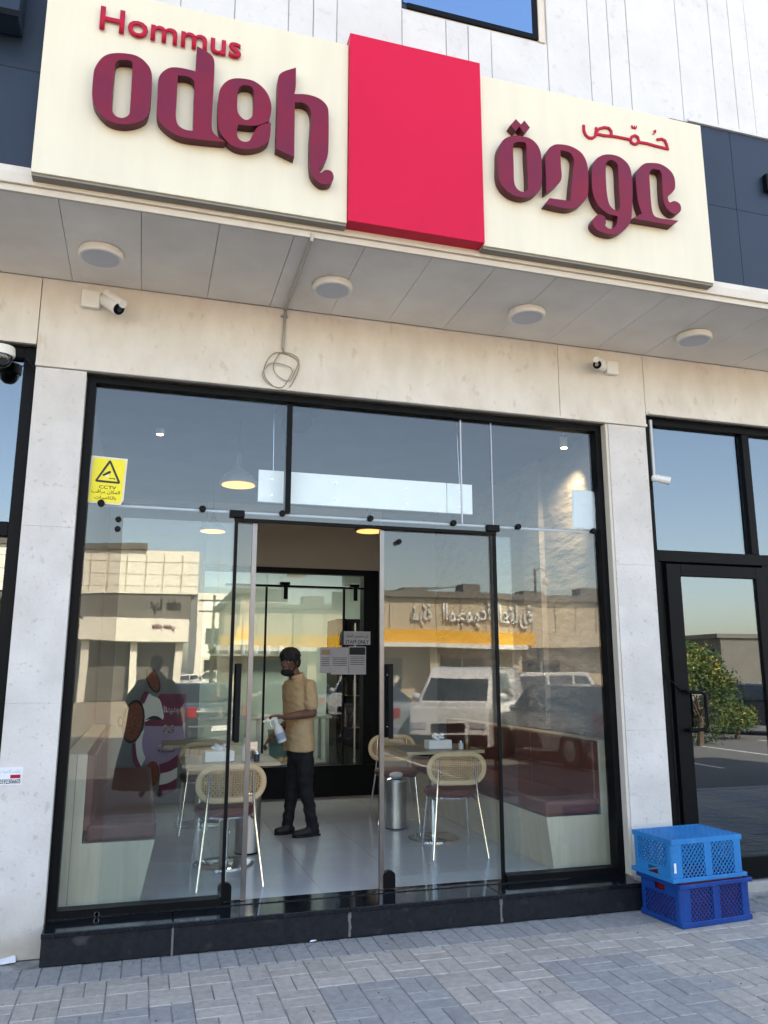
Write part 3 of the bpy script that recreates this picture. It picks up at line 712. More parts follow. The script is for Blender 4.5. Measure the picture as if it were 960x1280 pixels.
# ================================================================== SHOP INTERIOR
IX0, IX1, IY1, CEIL = -.475, 3.62, 4.2, 3.62
fl = struct('shop_floor', MB().box(IX0, IX1, .061, 8.5, .05, FZ-.004), M['grout'])
ftm = {}
ys = [.062, .62]+[.62+.6*k for k in range(1, 7)]; xsf = [-.47, .03]+[.03+.6*k for k in range(1, 6)]+[3.615]
for y0, y1 in zip(ys[:-1], ys[1:]):
    for x0, x1 in zip(xsf[:-1], xsf[1:]):
        box('floor_tile', M['floor'], fl, x0+.0015, x1-.0015, y0+.0015, y1-.0015, FZ-.003, FZ)
struct('shop_ceiling', MB().box(IX0, IX1, .16, IY1, CEIL, CEIL+.05), M['ceil'])
lw = struct('left_interior_wall', MB().box(-.474, -.455, .161, IY1, FZ, CEIL-.002), M['wall_in'])
rw = struct('right_interior_wall', MB().box(3.585, 3.618, .161, IY1, FZ, CEIL-.002), M['plaster'])
box('wall_reveal', M['trim'], rw, 3.56, 3.584, .07, .30, FZ, CEIL-.01)
box('wall_pilaster', M['plaster'], rw, 3.53, 3.584, 1.25, 1.6, 1.10, CEIL-.01)
bw = struct('back_interior_wall', MB().box(-.454, .66, IY1, IY1+.12, FZ, CEIL-.002), M['wall_in'])
b2 = MB(); b2.box(.661, 2.84, IY1-.05, IY1+.12, 2.86, CEIL-.002); struct('back_bulkhead', b2, M['beige_in'])
b3 = MB(); b3.box(2.841, 3.584, IY1, IY1+.12, FZ, CEIL-.002); struct('back_interior_wall', b3, M['wall_in'])
# inner glass partition to the kitchen
pt = thing('glass_partition', 'black framed glass partition at the back of the dining room', 'partition', (1.7, 4.2, .18))
box('header', M['black'], pt, .66, 2.84, 4.15, 4.25, 2.79, 2.858)
box('base', M['black'], pt, .66, 2.84, 4.10, 4.26, FZ, .50)
box('sill', M['black'], pt, .66, 2.84, 4.08, 4.28, .50, .53)
for a, b in ((.665,1.395),(1.405,2.36),(2.37,2.60)): box('glass_pane', M['glass'], pt, a, b, 4.195, 4.205, .53, 2.79)
for x in (1.40, 2.365): box('glass_edge', M['blackplastic'], pt, x-.012, x+.012, 4.185, 4.215, .53, 2.62)
MB().tube([(.9,4.14,2.63),(2.8,4.14,2.63)], .014, 8).build('slide_rail', M['black'], pt)
for x in (1.62, 2.49): 
    MB().tube([(x,4.11,2.66),(x,4.11,2.47)], .026, 10).build('rail_hanger', M['black'], pt); MB().tube([(x-.07,4.12,2.66),(x+.05,4.12,2.66)], .02, 8).build('rail_hanger', M['black'], pt)
box('column', M['black'], pt, 2.60, 2.84, 4.12, 4.3, FZ, 2.79)
box('door_stile', M['steel'], pt, 2.50, 2.515, 4.17, 4.19, .53, 2.2)
# kitchen beyond
kt = struct('kitchen_back_wall', MB().box(-.4, 3.6, 7.4, 7.5, FZ, CEIL), M['kitchen'])
struct('kitchen_ceiling', MB().box(IX0, IX1, IY1+.13, 7.4, CEIL-.3, CEIL-.25), M['wall_in'])
kl = thing('ceiling_panel_light', 'bright white ceiling panel lamp in the kitchen behind the partition', 'light', (2.6, 5.6, 3.3))
box('panel', M['panelglow'], kl, 2.3, 3.3, 5.0, 5.6, 3.29, 3.31)
ld = bpy.data.lights.new('kitchen_light', 'AREA'); lo = bpy.data.objects.new('kitchen_light', ld); col.objects.link(lo)
ld.shape = 'RECTANGLE'; ld.size = 1.6; ld.size_y = .8; ld.energy = 7; ld.color = (.9,1,.97); lo.location = (1.9, 5.6, 3.27)
ct = thing('kitchen_counter', 'stainless kitchen counter behind the glass partition', 'counter', (1.6, 5, .18))
box('worktop', M['brushed'], ct, .6, 2.4, 4.9, 5.5, 1.02, 1.06, bevel=.005)
for x in (.65, 1.5, 2.33): 
    for y in (4.95, 5.42): box('leg', M['brushed'], ct, x, x+.04, y, y+.04, FZ, 1.02)
box('shelf', M['brushed'], ct, .66, 2.34, 4.92, 5.46, .45, .48)
sh = thing('wall_shelf', 'steel shelf with cups on the kitchen wall', 'shelf', (1.4, 7.3, 1.9))
box('shelf_board', M['brushed'], sh, .5, 2.3, 7.1, 7.39, 1.85, 1.88)
for k in range(8): MB().lathe([(.04,0),(.05,.14)], (.7+.2*k, 7.25, 1.881), 12).build('cup', M['paper'], sh)
for k, (x, y) in enumerate(((1.75,5.1),(1.98,5.2))):
    t = thing('storage_bin', ('green plastic bin under the kitchen counter, left one', 'green plastic bin under the kitchen counter, right one')[k], 'bin', (x, y, FZ))
    MB().lathe([(.12,.481),(.15,.86),(.16,.88)], (x,y,.0), 16).build('tub', M['greencrate'], t)
# shelves of bottles beside the column
fr = thing('drinks_fridge', 'tall black drinks fridge behind the dark column', 'fridge', (3.1, 4.6, .18))
box('fridge_body', M['black'], fr, 2.45, 3.15, 4.9, 5.5, FZ, 2.3)
for z in (.9, 1.3, 1.7): 
    box('fridge_shelf', M['steel'], fr, 2.5, 3.1, 4.86, 4.899, z, z+.012)
    for k in range(5): MB().lathe([(.03,0),(.03,.15),(.012,.2),(.012,.24)], (2.56+.12*k,4.86,z+.013), 10).build('bottle', M['steel'] if k%2 else M['amber'], fr)
# staff notice and papers
t = thing('staff_sign', 'small grey STAFF ONLY sign on the inner glass door', 'sign', (2.55,4.10,2))
x0, z1_ = XZ(430,789,4.09); x1, z0_ = XZ(463,806,4.09)
box('plate', M['greypaper'], t, x0, x1, 4.092, 4.102, z0_, z1_)
text('lettering', 'STAFF ONLY', M['ink'], t, wallM(x0+.02, 4.091, z0_+.012), width=x1-x0-.04, height=.045, extrude=.0008, bold=.015)
text('lettering', ar('غير مخصص للعملاء'), M['ink'], t, wallM(x0+.03, 4.091, z0_+.075), width=x1-x0-.06, height=.05, extrude=.0008)
t = thing('posted_papers', 'three sheets of printed notices in plastic sleeves on the inner door', 'notice', (2.4,4.10,1.8))
for k, (pa, pb) in enumerate((((400,809),(414,841)),((414,809),(436,843)),((436,808),(458,843)))):
    x0, z1_ = XZ(*pa, 4.09); x1, z0_ = XZ(*pb, 4.09)
    s = box('sheet', M['greypaper'], t, x0+.004, x1-.004, 4.092+.002*k, 4.096+.002*k, z0_, z1_)
    if k == 0: box('printed_block', M['tableedge'], s, x0+.02, x1-.015, 4.0905, 4.092, z1_-.09, z1_-.03)
    if k == 2: box('printed_block', M['ink'], s, x0+.01, x1-.015, 4.0935, 4.096, z1_-.10, z1_-.01)
    for q in range(5): box('printed_line', M['bgrey'], s, x0+.02, x1-.025, 4.091+.002*k, 4.092+.002*k, z1_-.13-.022*q, z1_-.122-.022*q)

# mural print on the back wall
mu = thing('wall_mural', 'mauve wall print of bowls with beans and Arabic words behind the left bench', 'mural', (.2,4.19,.3))
Z8 = lambda x, y: (140+x/8, 820+y/8)
def mpoly(name, m, pts, lvl, sm=True):
    q = [XZ(*Z8(*p[:2]), 4.19)+((1,) if len(p) > 2 else ()) for p in pts]
    q = [tuple(v) for v in smooth_loop(q, 4)] if sm else [p[:2] for p in q]
    y = 4.198-.003*lvl; return MB().prism(q, y-.0026, y).build(name, m, mu)
def mell(name, m, cx, cy, rx, ry, rot, lvl): 
    return mpoly(name, m, [(cx+rx*math.cos(a)*math.cos(rot)-ry*math.sin(a)*math.sin(rot), cy+rx*math.cos(a)*math.sin(rot)+ry*math.sin(a)*math.cos(rot)) for a in [2*math.pi*k/20 for k in range(20)]], lvl, False)
mpoly('mauve_field', M['purple'], [(320,690,c),(740,640,c),(720,900),(660,1080),(500,1150),(340,1090),(300,950),(300,800)], 1)
mpoly('burgundy_field', M['burg'], [(480,380,c),(745,380,c),(740,650,c),(700,700,c),(330,700,c),(330,640,c)], 2)
mpoly('white_shape', M['print_w'], [(350,360,c),(410,400),(480,440),(520,600,c),(500,640),(420,620),(330,660,c),(290,560)], 3)
mpoly('dark_arc', M['ink'], [(330,640,c),(400,600),(460,605),(510,640,c),(460,640),(400,632)], 4)
mpoly('white_arc', M['print_w'], [(235,870,c),(280,780),(325,730,c),(300,850),(310,950),(335,1020,c),(290,1110,c),(250,1010)], 3)
mpoly('burgundy_arc', M['burg'], [(200,880,c),(235,870,c),(250,1010),(300,1120,c),(270,1160,c),(215,1050)], 3)
mpoly('burgundy_stripe', M['burg'], [(470,1085,c),(570,1050),(660,985,c),(655,1110,c),(580,1150),(485,1175,c)], 3)
mpoly('white_stripe', M['print_w'], [(485,1176,c),(580,1152),(655,1112,c),(648,1220,c),(560,1270),(470,1290,c)], 3)
mpoly('burgundy_stripe', M['burg'], [(470,1292,c),(560,1272),(648,1222,c),(640,1340,c),(560,1380),(465,1400,c)], 3)
mell('plate_rim', M['ink'], 212, 655, 112, 222, .17, 5); mell('plate_food', M['chili'], 214, 657, 92, 195, .17, 6)
mell('plate_rim', M['ink'], 412, 245, 62, 132, -.35, 5); mell('plate_food', M['chili'], 412, 240, 48, 112, -.35, 6)
mpoly('handle', M['burg'], [(285,440,c),(330,350,c),(375,360,c),(320,480,c)], 5, False); mell('handle_ring', M['ink'], 84, 655, 30, 55, 0, 4); mell('handle_gap', M['wall_in'], 86, 655, 17, 38, 0, 5)
mell('plate_food', M['chili'], 400, 1180, 75, 130, .1, 5)
for wd, cx, cy, wpx in (('جديدنا', 598, 540, 180), ('فتة', 565, 725, 115), ('سمنة', 542, 920, 180)):
    xa, za = XZ(*Z8(cx-wpx/2, cy+45), 4.19); xb, zb = XZ(*Z8(cx+wpx/2, cy-45), 4.19)
    text('lettering', ar(wd), M['print_w'], mu, wallM(xa, 4.179, za), width=xb-xa, height=zb-za, extrude=.001, bold=.05)
    text('lettering', ar(wd), M['burg'], mu, wallM(xa, 4.1778, za), width=xb-xa, height=zb-za, extrude=.001, bold=.0)

# ------------------------------------------------------------------ benches
def bench(name, label, sgn, xw):   # xw: wall side x; sgn +1 extends to +x
    t = thing(name, label, 'bench', (xw, .17, FZ)); X = lambda d: xw+sgn*d
    y1 = 3.3
    pts = [(X(0),FZ),(X(0),1.09),(X(.135),1.09),(X(.135),.552),(X(.60 if sgn < 0 else .575),.552),(X(.555 if sgn < 0 else .50),FZ)]
    MB().prism(pts, .17, .195).build('end_panel', M['wood'], t, bevel=.002)
    b = MB().prism([(X(.136),FZ),(X(.136),.548),(X(.59 if sgn < 0 else .565),.548),(X(.545 if sgn < 0 else .49),FZ)], .196, y1); b.build('bench_base', M['wood'], t)
    MB().box(*sorted((X(0),X(.12))), .196, y1, .55, 1.09).build('back_panel', M['wood'], t)
    MB().box(*sorted((X(.155),X(.605 if sgn < 0 else .58))), .172, y1, .555, .668).build('seat_cushion', M['leather'], t, bevel=.028, seg=4)
    L = (y1-.19)/3
    for k in range(3): MB().box(*sorted((X(.121),X(.185))), .185+k*L, .185+(k+1)*L-.006, .62, 1.085).build('back_cushion', M['leather'], t, bevel=.014, seg=3)
    if sgn > 0: box('panel_seam', M['grout'], t, X(.072), X(.075), .168, .1695, FZ, 1.085)
    return t
bench('bench', 'burgundy upholstered bench with pale wood end panel along the left wall', 1, -.43)
bench('bench', 'burgundy upholstered bench with pale wood end panel along the right wall', -1, 3.53)

# ------------------------------------------------------------------ chairs, tables
def stadium(w_, h_, n=14):
    r = h_/2; pts = []
    for k in range(n+1):
        a = -math.pi/2+math.pi*k/n; pts.append((w_/2-r+r*math.cos(a), r*math.sin(a)))
    for k in range(n+1):
        a = math.pi/2+math.pi*k/n; pts.append((-w_/2+r+r*math.cos(a), r*math.sin(a)))
    return pts
def make_chair():
    # local: seat faces +y, back at y=0; floor z=0
    t = thing('cane_chair', '', 'chair', group='cane back chairs at the tables')
    W, H, zc = .49, .255, .665
    def bend(x, z, dy=0): return Vector((x, -.02+.28*x*x+dy-.10*(z-zc), z))
    rim = [bend(x, zc+z) for x, z in stadium(W-.035, H-.035)]
    mb = MB(); n = len(rim)
    # rim with flat-oval section
    m8 = 8; vs_ = []
    for i, p in enumerate(rim):
        tn = (rim[(i+1)%n]-rim[i-1]).normalized(); outv = Vector((p.x, 0, p.z-zc)); outv = (outv-tn*outv.dot(tn)).normalized(); nv = tn.cross(outv).normalized()
        for k in range(m8): a = 2*math.pi*k/m8; vs_.append(p+outv*.021*math.cos(a)+nv*.012*math.sin(a))
    mb.add(vs_, [(i*m8+k, i*m8+(k+1)%m8, ((i+1)%n)*m8+(k+1)%m8, ((i+1)%n)*m8+k) for i in range(n) for k in range(m8)], True)
    mb.build('back_rim', M['rattanwood'], t, local=True)
    cw = MB(); r = (H-.04)/2; w2 = (W-.04)/2
    def strip(pts, wd):
        for a, b in zip(pts[:-1], pts[1:]):
            d = (b-a).normalized(); s_ = d.cross(Vector((0,1,0))).normalized()*wd/2
            for dy in (-.0012, .0012):
                o = Vector((0,dy,0)); cw.add([a-s_+o, a+s_+o, b+s_+o, b-s_+o], [(0,1,2,3)])
    def halfw(z): return w2-r+math.sqrt(max(0, r*r-z*z))
    for k in range(13):
        z = -r+.008+k*(2*r-.016)/12; hw = halfw(z); strip([bend(-hw+2*hw*q/6, zc+z) for q in range(7)], .0062)
    for k in range(27):
        x = -w2+.006+k*(2*w2-.012)/26
        hz = r if abs(x) <= w2-r else math.sqrt(max(0, r*r-(abs(x)-(w2-r))**2)); strip([bend(x, zc-hz, -.002), bend(x, zc+hz, -.002)], .0062)
    for s in (-1, 1):
        for k in range(-6, 19):
            x0 = -w2+k*.028; pts = []
            for q in range(9):
                z = -r+2*r*q/8; x = s*(x0+(z+r)*.9)
                if abs(x) < halfw(z)-.002: pts.append(bend(x, zc+z, .002))
            if len(pts) > 1: strip(pts, .0036)
    cw.build('cane_webbing', M['rattan'], t, kind='stuff', local=True)
    MB().lathe([(.15,.43),(.20,.435),(.215,.455),(.215,.475),(.20,.492),(.12,.50)], (0,.23,0), 28).build('seat', M['leather'], t, local=True)
    MB().lathe([(.19,.418),(.20,.424),(.2,.4345)], (0,.23,0), 28).build('seat_frame', M['chrome'], t, local=True)
    for s in (-1, 1):
        MB().tube([(s*.222,-.10,.0),(s*.17,-.02,.42),(s*.155,-.012,.60),(s*.15,-.018,.755)], [.010,.010,.009,.008], 10).build('leg', M['chrome'], t, local=True)
        MB().tube([(s*.20,.40,.0),(s*.17,.34,.418)], .010, 10).build('leg', M['chrome'], t, local=True)
        MB().tube([(s*.17,-.02,.42),(s*.17,.34,.42)], .008, 8).build('side_rail', M['chrome'], t, local=True)
    return t
ch = make_chair()
CHAIRS = [(.645,.43,FZ,R(4),'cane back chair with chrome legs in front of the left table'),
          (2.475,.80,FZ,R(-7),'cane back chair with chrome legs in front of the right table'),
          (2.50,2.62,FZ,R(172),'cane back chair on the far side of the right table, facing the street'),
          (.62,2.35,FZ,R(2),'cane back chair behind the left table, drawn to the rear table')]
for i, (x, y, z, rz, lb_) in enumerate(CHAIRS):
    o = ch if i == 0 else copy_tree(ch); o.location = (x, y, z); o.rotation_euler.z = rz; o['label'] = lb_
def make_table():
    t = thing('cafe_table', '', 'table', group='square tables between the benches')
    MB().box(-.35, .35, -.33, .33, .742, .762).build('table_top', M['tablewood'], t, local=True)
    eb = MB(); eb.box(-.356,.356,-.336,-.3305,.738,.763); eb.box(-.356,.356,.3305,.336,.738,.763); eb.box(-.356,-.3505,-.33,.33,.738,.763); eb.box(.3505,.356,-.33,.33,.738,.763)
    eb.build('edge_band', M['tableedge'], t, local=True)
    MB().lathe([(.225,0),(.225,.008),(.20,.014),(.04,.022)], n=40).build('base_plate', M['chrome'], t, local=True)
    MB().lathe([(.036,.02),(.036,.70)], n=20).build('column', M['chrome'], t, local=True)
    MB().lathe([(.14,.70),(.14,.7415)], n=20).build('top_plate', M['blackplastic'], t, local=True)
    return t
tb = make_table()
for i, (x, y, lb_) in enumerate(((.68,1.08,'square cafe table behind the left front chair'),(2.54,1.53,'square cafe table with tissue box behind the right front chair'),(.60,2.75,'square cafe table at the back left by the mural'))):
    o = tb if i == 0 else copy_tree(tb); o.location = (x, y, FZ); o['label'] = lb_
TT = FZ+.762
def tissue(x, y, rz, label, g):
    t = thing('tissue_box', label, 'tissue box', (x, y, TT+.001), rz, g)
    MB().box(-.11,.11,-.055,.055,0,.075).build('box_body', M['white'], t, bevel=.004, local=True)
    mb = MB(); n_ = 9
    for k in range(n_+1):
        for q in range(4):
            u = k/n_; v = q/3; mb.v.append(Vector((-.05+.1*u+.012*math.sin(7*v), .018*math.sin(u*11)*(.3+v), .074+v*.055*(1-.5*abs(u-.5))+.012*math.sin(u*9))))
    for k in range(n_):
        for q in range(3): mb.f.append((k*4+q, (k+1)*4+q, (k+1)*4+q+1, k*4+q+1)); mb.sm.append(True)
    o = mb.build('tissue', M['paper'], t, local=True); so = o.modifiers.new('thickness', 'SOLIDIFY'); so.thickness = .002
    return t
tissue(.60, .95, .1, 'white tissue box on the left front table', 'tissue boxes on the tables'); tissue(2.55, 1.42, .08, 'white tissue box on the right front table', 'tissue boxes on the tables')
def lathe_thing(name, label, cat, x, y, parts, group=None, z=TT+.001):
    t = thing(name, label, cat, (x, y, z), 0, group)
    for nm, prof, m in parts: MB().lathe(prof, n=18).build(nm, m, t, local=True)
    return t
lathe_thing('sauce_bottle', 'dark sauce bottle with slim neck on the right front table', 'bottle', 2.80, 1.36, [('body', [(.028,0),(.03,.02),(.03,.09),(.012,.13),(.011,.165)], M['amber']), ('cap', [(.013,.166),(.013,.19)], M['blackplastic'])])
lathe_thing('salt_shaker', 'small glass salt shaker with steel cap on the right front table', 'shaker', 2.73, 1.33, [('body', [(.02,0),(.022,.05)], M['bottle']), ('cap', [(.022,.051),(.014,.072)], M['steel'])])
lathe_thing('sauce_bottle', 'clear oil bottle with slim neck on the left front table', 'bottle', .80, .93, [('body', [(.026,0),(.028,.09),(.011,.13),(.011,.17)], M['bottle']), ('cap', [(.012,.171),(.012,.20)], M['steel'])])
lathe_thing('pepper_shaker', 'small dark pepper shaker on the left front table', 'shaker', .88, .88, [('body', [(.022,0),(.022,.05)], M['ink']), ('cap', [(.022,.051),(.014,.07)], M['steel'])])
t = thing('napkin_holder', 'steel napkin and menu holder on the left front table', 'holder', (.84, 1.02, TT+.001))
box('holder_plate', M['steel'], t, .80, .90, 1.0, 1.004, TT+.001, TT+.13); box('holder_plate', M['steel'], t, .80, .90, 1.05, 1.054, TT+.001, TT+.13); box('napkins', M['paper'], t, .805, .895, 1.006, 1.048, TT+.003, TT+.115)
def pedal_bin(x, y, label):
    t = thing('waste_bin', label, 'bin', (x, y, FZ), 0, 'brushed steel bins beside the tables')
    MB().lathe([(.10,.0),(.105,.01),(.105,.012)], n=28).build('base_ring', M['blackplastic'], t, local=True)
    MB().lathe([(.10,.013),(.10,.42)], n=28).build('drum', M['brushed'], t, local=True)
    MB().lathe([(.102,.421),(.104,.44),(.08,.455),(.01,.46)], n=28).build('lid', M['chrome'], t, local=True)
pedal_bin(.90, 1.42, 'brushed steel bin behind the left front table'); pedal_bin(2.36, 2.05, 'brushed steel bin left of the right front table leg')
MB().ball((0,0,.475), (.07,.06,.03), 10).build('crumpled_bag', M['paper'], tt2 := thing('plastic_bag', 'crumpled white plastic bag on the right steel bin', 'bag', (2.36,2.05,FZ)), local=True)

# ------------------------------------------------------------------ pendants, spots
def pendant():
    t = thing('pendant_lamp', '', 'lamp', group='grey pendant lamps over the tables')
    MB().lathe([(.15,0),(.148,.03),(.11,.08),(.045,.12),(.022,.17),(.012,.26)], n=32).build('lamp_shade', M['shade'], t, local=True)
    MB().lathe([(.132,-.006),(.128,-.001)], n=28).build('glowing_disc', M['lampglow'], t, local=True)
    MB().tube([(0,0,.26),(0,0,1.1)], .004, 6).build('cord', M['blackplastic'], t, local=True)
    return t
pn = pendant()
for i, (px, py, y, lb_) in enumerate(((298,606,.85,'pendant lamp glowing above the left front table'),(462,664,2.2,'pendant lamp seen below the header bar in the middle'),(266,664,3.2,'farthest pendant lamp at the left above the rear table'))):
    p = P(px, py, y); o = pn if i == 0 else copy_tree(pn); o.location = (p.x, y, p.z); o['label'] = lb_
    for chd in o.children:
        if chd.name.startswith('cord'):
            chd.data = chd.data.copy()
            for v in chd.data.vertices:
                if v.co.z > .5: v.co.z = CEIL-p.z-.004
    l = bpy.data.lights.new('pendant_light', 'SPOT'); lo = bpy.data.objects.new('pendant_light', l); col.objects.link(lo)
    l.energy = 4; l.color = (1,.72,.45); l.spot_size = R(130); l.spot_blend = .6; l.shadow_soft_size = .05; lo.location = (p.x, y, p.z-.005)
def spot(px, py, y, label, aim=None, en=14):
    p = P(px, py, y); t = thing('track_spot', label, 'light', (p.x, y, p.z))
    MB().lathe([(.03,0),(.035,.01),(.035,.09),(.02,.10)], n=16).build('spot_body', M['white'], t, local=True)
    MB().lathe([(.026,-.003),(.026,-.001)], n=16).build('lens', M['spotglow'], t, local=True)
    MB().tube([(0,0,.10),(0,0,max(.11, CEIL-p.z-.003))], .008, 6).build('stem', M['white'], t, local=True)
    if aim:
        l = bpy.data.lights.new('spot_light', 'SPOT'); lo = bpy.data.objects.new('spot_light', l); col.objects.link(lo)
        l.energy = en; l.color = (1,.72,.42); l.spot_size = R(75); l.spot_blend = 1.0; l.shadow_soft_size = .02; lo.location = (p.x, y, p.z-.01)
        lo.rotation_euler = (Vector(aim)-lo.location).to_track_quat('-Z', 'Y').to_euler()
spot(705, 560, .42, 'small ceiling spotlight washing the right wall', (3.59,.95,2.75), 20)
spot(200, 543, 1.3, 'small ceiling spotlight at the left, nearer the glass'); spot(203, 567, 2.2, 'small ceiling spotlight at the left, farther in')
spot(610, 600, 2.4, 'small ceiling spotlight washing the pilaster', (3.55,2.6,2.5), 15)

# ================================================================== PLASTIC CRATES
def crate(name, label, m, loc, rz, flip, full=None):
    t = thing(name, label, 'crate', loc, rz)
    L, W, H = .585, .40, .262
    def part(nm, mb, bev=0): return mb.build(nm, m, t, bevel=bev, local=True)
    FL = (lambda z: H-z) if flip else (lambda z: z)
    def bxx(mb, x0, x1, y0, y1, z0, z1): a, b = sorted((FL(z0), FL(z1))); mb.box(x0, x1, y0, y1, a, b)
    rim = MB(); th = .012
    for (x0,x1,y0,y1) in ((-L/2-th,L/2+th,-W/2-th,-W/2+.004),(-L/2-th,L/2+th,W/2-.004,W/2+th),(-L/2-th,-L/2+.004,-W/2+.005,W/2-.005),(L/2-.004,L/2+th,-W/2+.005,W/2-.005)):
        bxx(rim, x0, x1, y0, y1, H-.026, H)
    part('rim', rim, .003)
    rb_ = MB()
    for (x0,x1,y0,y1) in ((-L/2,L/2,-W/2,-W/2+.01),(-L/2,L/2,W/2-.01,W/2),(-L/2,-L/2+.01,-W/2+.011,W/2-.011),(L/2-.01,L/2,-W/2+.011,W/2-.011)):
        bxx(rb_, x0, x1, y0, y1, 0, .034)
    part('bottom_rim', rb_, .003)
    for sx_ in (-1, 1):
        for sy_ in (-1, 1):
            cp = MB(); a, b = sorted((FL(.034), FL(H-.026)))
            x, y = sx_*(L/2-.001), sy_*(W/2-.001); dx, dy = -sx_*.075, -sy_*.055
            # rounded corner post
            pts = [(x+dx, y), (x-sx_*.03, y)]+[(x-sx_*.03+sx_*.03*math.sin(q), y-sy_*.03+sy_*.03*math.cos(q)) for q in [math.pi/2*k/5 for k in range(1,6)]]+[(x, y+dy), (x-sx_*.007, y+dy)]+[(x-sx_*.03+sx_*.023*math.sin(q), y-sy_*.03+sy_*.023*math.cos(q)) for q in [math.pi/2*(5-k)/5 for k in range(0,6)]]+[(x+dx, y-sy_*.007)]
            n = len(pts); cp.add([(p[0],p[1],a) for p in pts]+[(p[0],p[1],b) for p in pts], [tuple(range(n)), tuple(range(2*n-1,n-1,-1))]+[(i,(i+1)%n,(i+1)%n+n,i+n) for i in range(n)])
            part('corner_post', cp)
    def lattice(mb, u0, u1, v0, v1, put, pitch=.036, wd=.0060):
        # diagonal bars clipped to a rectangle
        for s in (-1, 1):
            k = -40
            while k < 60:
                cc = k*pitch; k += 1
                pts = []
                # line v = v0 + s*(u-u0) + cc
                for u in (u0, u1):
                    v = v0+s*(u-u0)*1.15+cc
                    if v0 <= v <= v1: pts.append((u, v))
                for v in (v0, v1):
                    u = u0+(v-v0-cc)/(s*1.15)
                    if u0 < u < u1: pts.append((u, v))
                if len(pts) < 2: continue
                a, b = Vector(pts[0]), Vector(pts[-1])
                if (b-a).length < .006: continue
                d = (b-a).normalized(); n = Vector((-d.y, d.x))*wd/2; e = .0012*s
                q = [a-n, b-n, b+n, a+n]
                mb.add([put(p.x, p.y, -.003+e) for p in q]+[put(p.x, p.y, .003+e) for p in q], [(0,1,2,3),(7,6,5,4),(0,4,5,1),(1,5,6,2),(2,6,7,3),(3,7,4,0)])
    for sy_ in (-1, 1):
        cm = MB(); bxx(cm, -.028, .028, sy_*(W/2-.004)-.004, sy_*(W/2-.004)+.004, .034, H-.026); part('centre_post', cm, .002)
        for a, b in ((-L/2+.075, -.028), (.028, L/2-.075)):
            lm = MB(); lattice(lm, a, b, .034, H-.026, lambda u, v, w_: (u, sy_*(W/2-.005)+w_, FL(v))); o = part('lattice_panel', lm)
    for sx_ in (-1, 1):
        lm = MB(); lattice(lm, -W/2+.055, W/2-.055, .034, H-.085, lambda u, v, w_: (sx_*(L/2-.005)+w_, u, FL(v))); part('lattice_panel', lm)
        hm = MB(); x0, x1 = sorted((sx_*(L/2-.009), sx_*(L/2-.001)))
        bxx(hm, x0, x1, -W/2+.055, W/2-.055, H-.085, H-.068); bxx(hm, x0, x1, -W/2+.055, -.05, H-.068, H-.026); bxx(hm, x0, x1, .05, W/2-.055, H-.068, H-.026)
        part('hand_grip', hm)
    bm_ = MB(); lattice(bm_, -L/2+.01, L/2-.01, -W/2+.01, W/2-.01, lambda u, v, w_: (u, v, FL(.006+w_)), .052, .009); part('base_lattice', bm_)
    fr_ = MB(); 
    for x in (-.1, .1): bxx(fr_, x-.012, x+.012, -W/2+.01, W/2-.01, .0095, .0135)
    bxx(fr_, -L/2+.01, L/2-.01, -.012, .012, .0138, .017); part('base_rib', fr_)
    return t
rz = math.atan2(.052, .577)
ca = Vector((3.385,-.735,0)); ux = Vector((math.cos(rz), math.sin(rz), 0)); uy = Vector((-math.sin(rz), math.cos(rz), 0))
cc1 = ca+ux*.2925+uy*.20
crate('plastic_crate', 'dark blue lattice crate standing open on the pavers, lower of the two', M['crate_d'], (cc1.x, cc1.y, .002), rz, False)
cc2 = cc1+Vector((-.025,.015,0))
t_ = crate('plastic_crate', 'light blue lattice crate upside down on top of the dark blue crate', M['crate_l'], (cc2.x, cc2.y, .272), rz-.02, True)
box('label_tag', M['paper'], t_, -.285, -.268, -.2035, -.2005, .06, .12, local=True)
t = thing('inner_crate', 'red crate edge and jars inside the dark blue crate', 'crate', (cc1.x, cc1.y, .004), rz)
mb = MB(); mb.box(-.26,.26,-.17,-.16,.015,.262); mb.box(-.26,.26,.16,.17,.015,.262); mb.box(-.26,-.25,-.159,.159,.015,.262); mb.box(.25,.26,-.159,.159,.015,.262); mb.box(-.249,.249,-.159,.159,.015,.022)
mb.build('crate_shell', M['crate_r'], t, bevel=.003, local=True)
for k in range(10):
    tj = thing('glass_jar', 'small glass jar with steel lid inside the stacked crates', 'jar', (cc1.x, cc1.y, .004), rz, 'jars inside the crates')
    x, y = -.2+.1*(k%5), -.09+.15*(k//5)
    MB().lathe([(.035,.023),(.038,.04),(.038,.17),(.028,.19)], (x,y,0), 14).build('jar_body', M['bottle'], tj, local=True)
    MB().lathe([(.031,.191),(.031,.215)], (x,y,0), 14).build('lid', M['steel'], tj, local=True)
# litter
def scrap(x, y, s, label, z=.002):
    mb = MB(); mb.add([(x-s,y-s*.6,z),(x+s,y-s*.4,z+.004),(x+s*.8,y+s*.6,z+.03),(x-s*.9,y+s*.5,z+.012)], [(0,1,2,3)])
    o = mb.build('paper_scrap', M['paper']); so = o.modifiers.new('thickness', 'SOLIDIFY'); so.thickness = .0015; tag(o, label, 'litter')
p = PG(391,1177,0); scrap(p.x, p.y, .02, 'folded white paper scrap on the pavers below the step')
p = PG(8,1204,0); scrap(p.x, p.y, .05, 'white litter at the foot of the left pier')
gm = MB(); rg = random.Random(5)
for k in range(260):
    x = rg.uniform(-.6, 4.4); y = -.29-abs(rg.gauss(0,.05)) if k < 170 else rg.uniform(-2.0,-.4); s_ = rg.uniform(.0018,.0055)
    gm.ball((x,y,s_*.6), (s_*rg.uniform(.8,1.6), s_, s_*.6), 6)
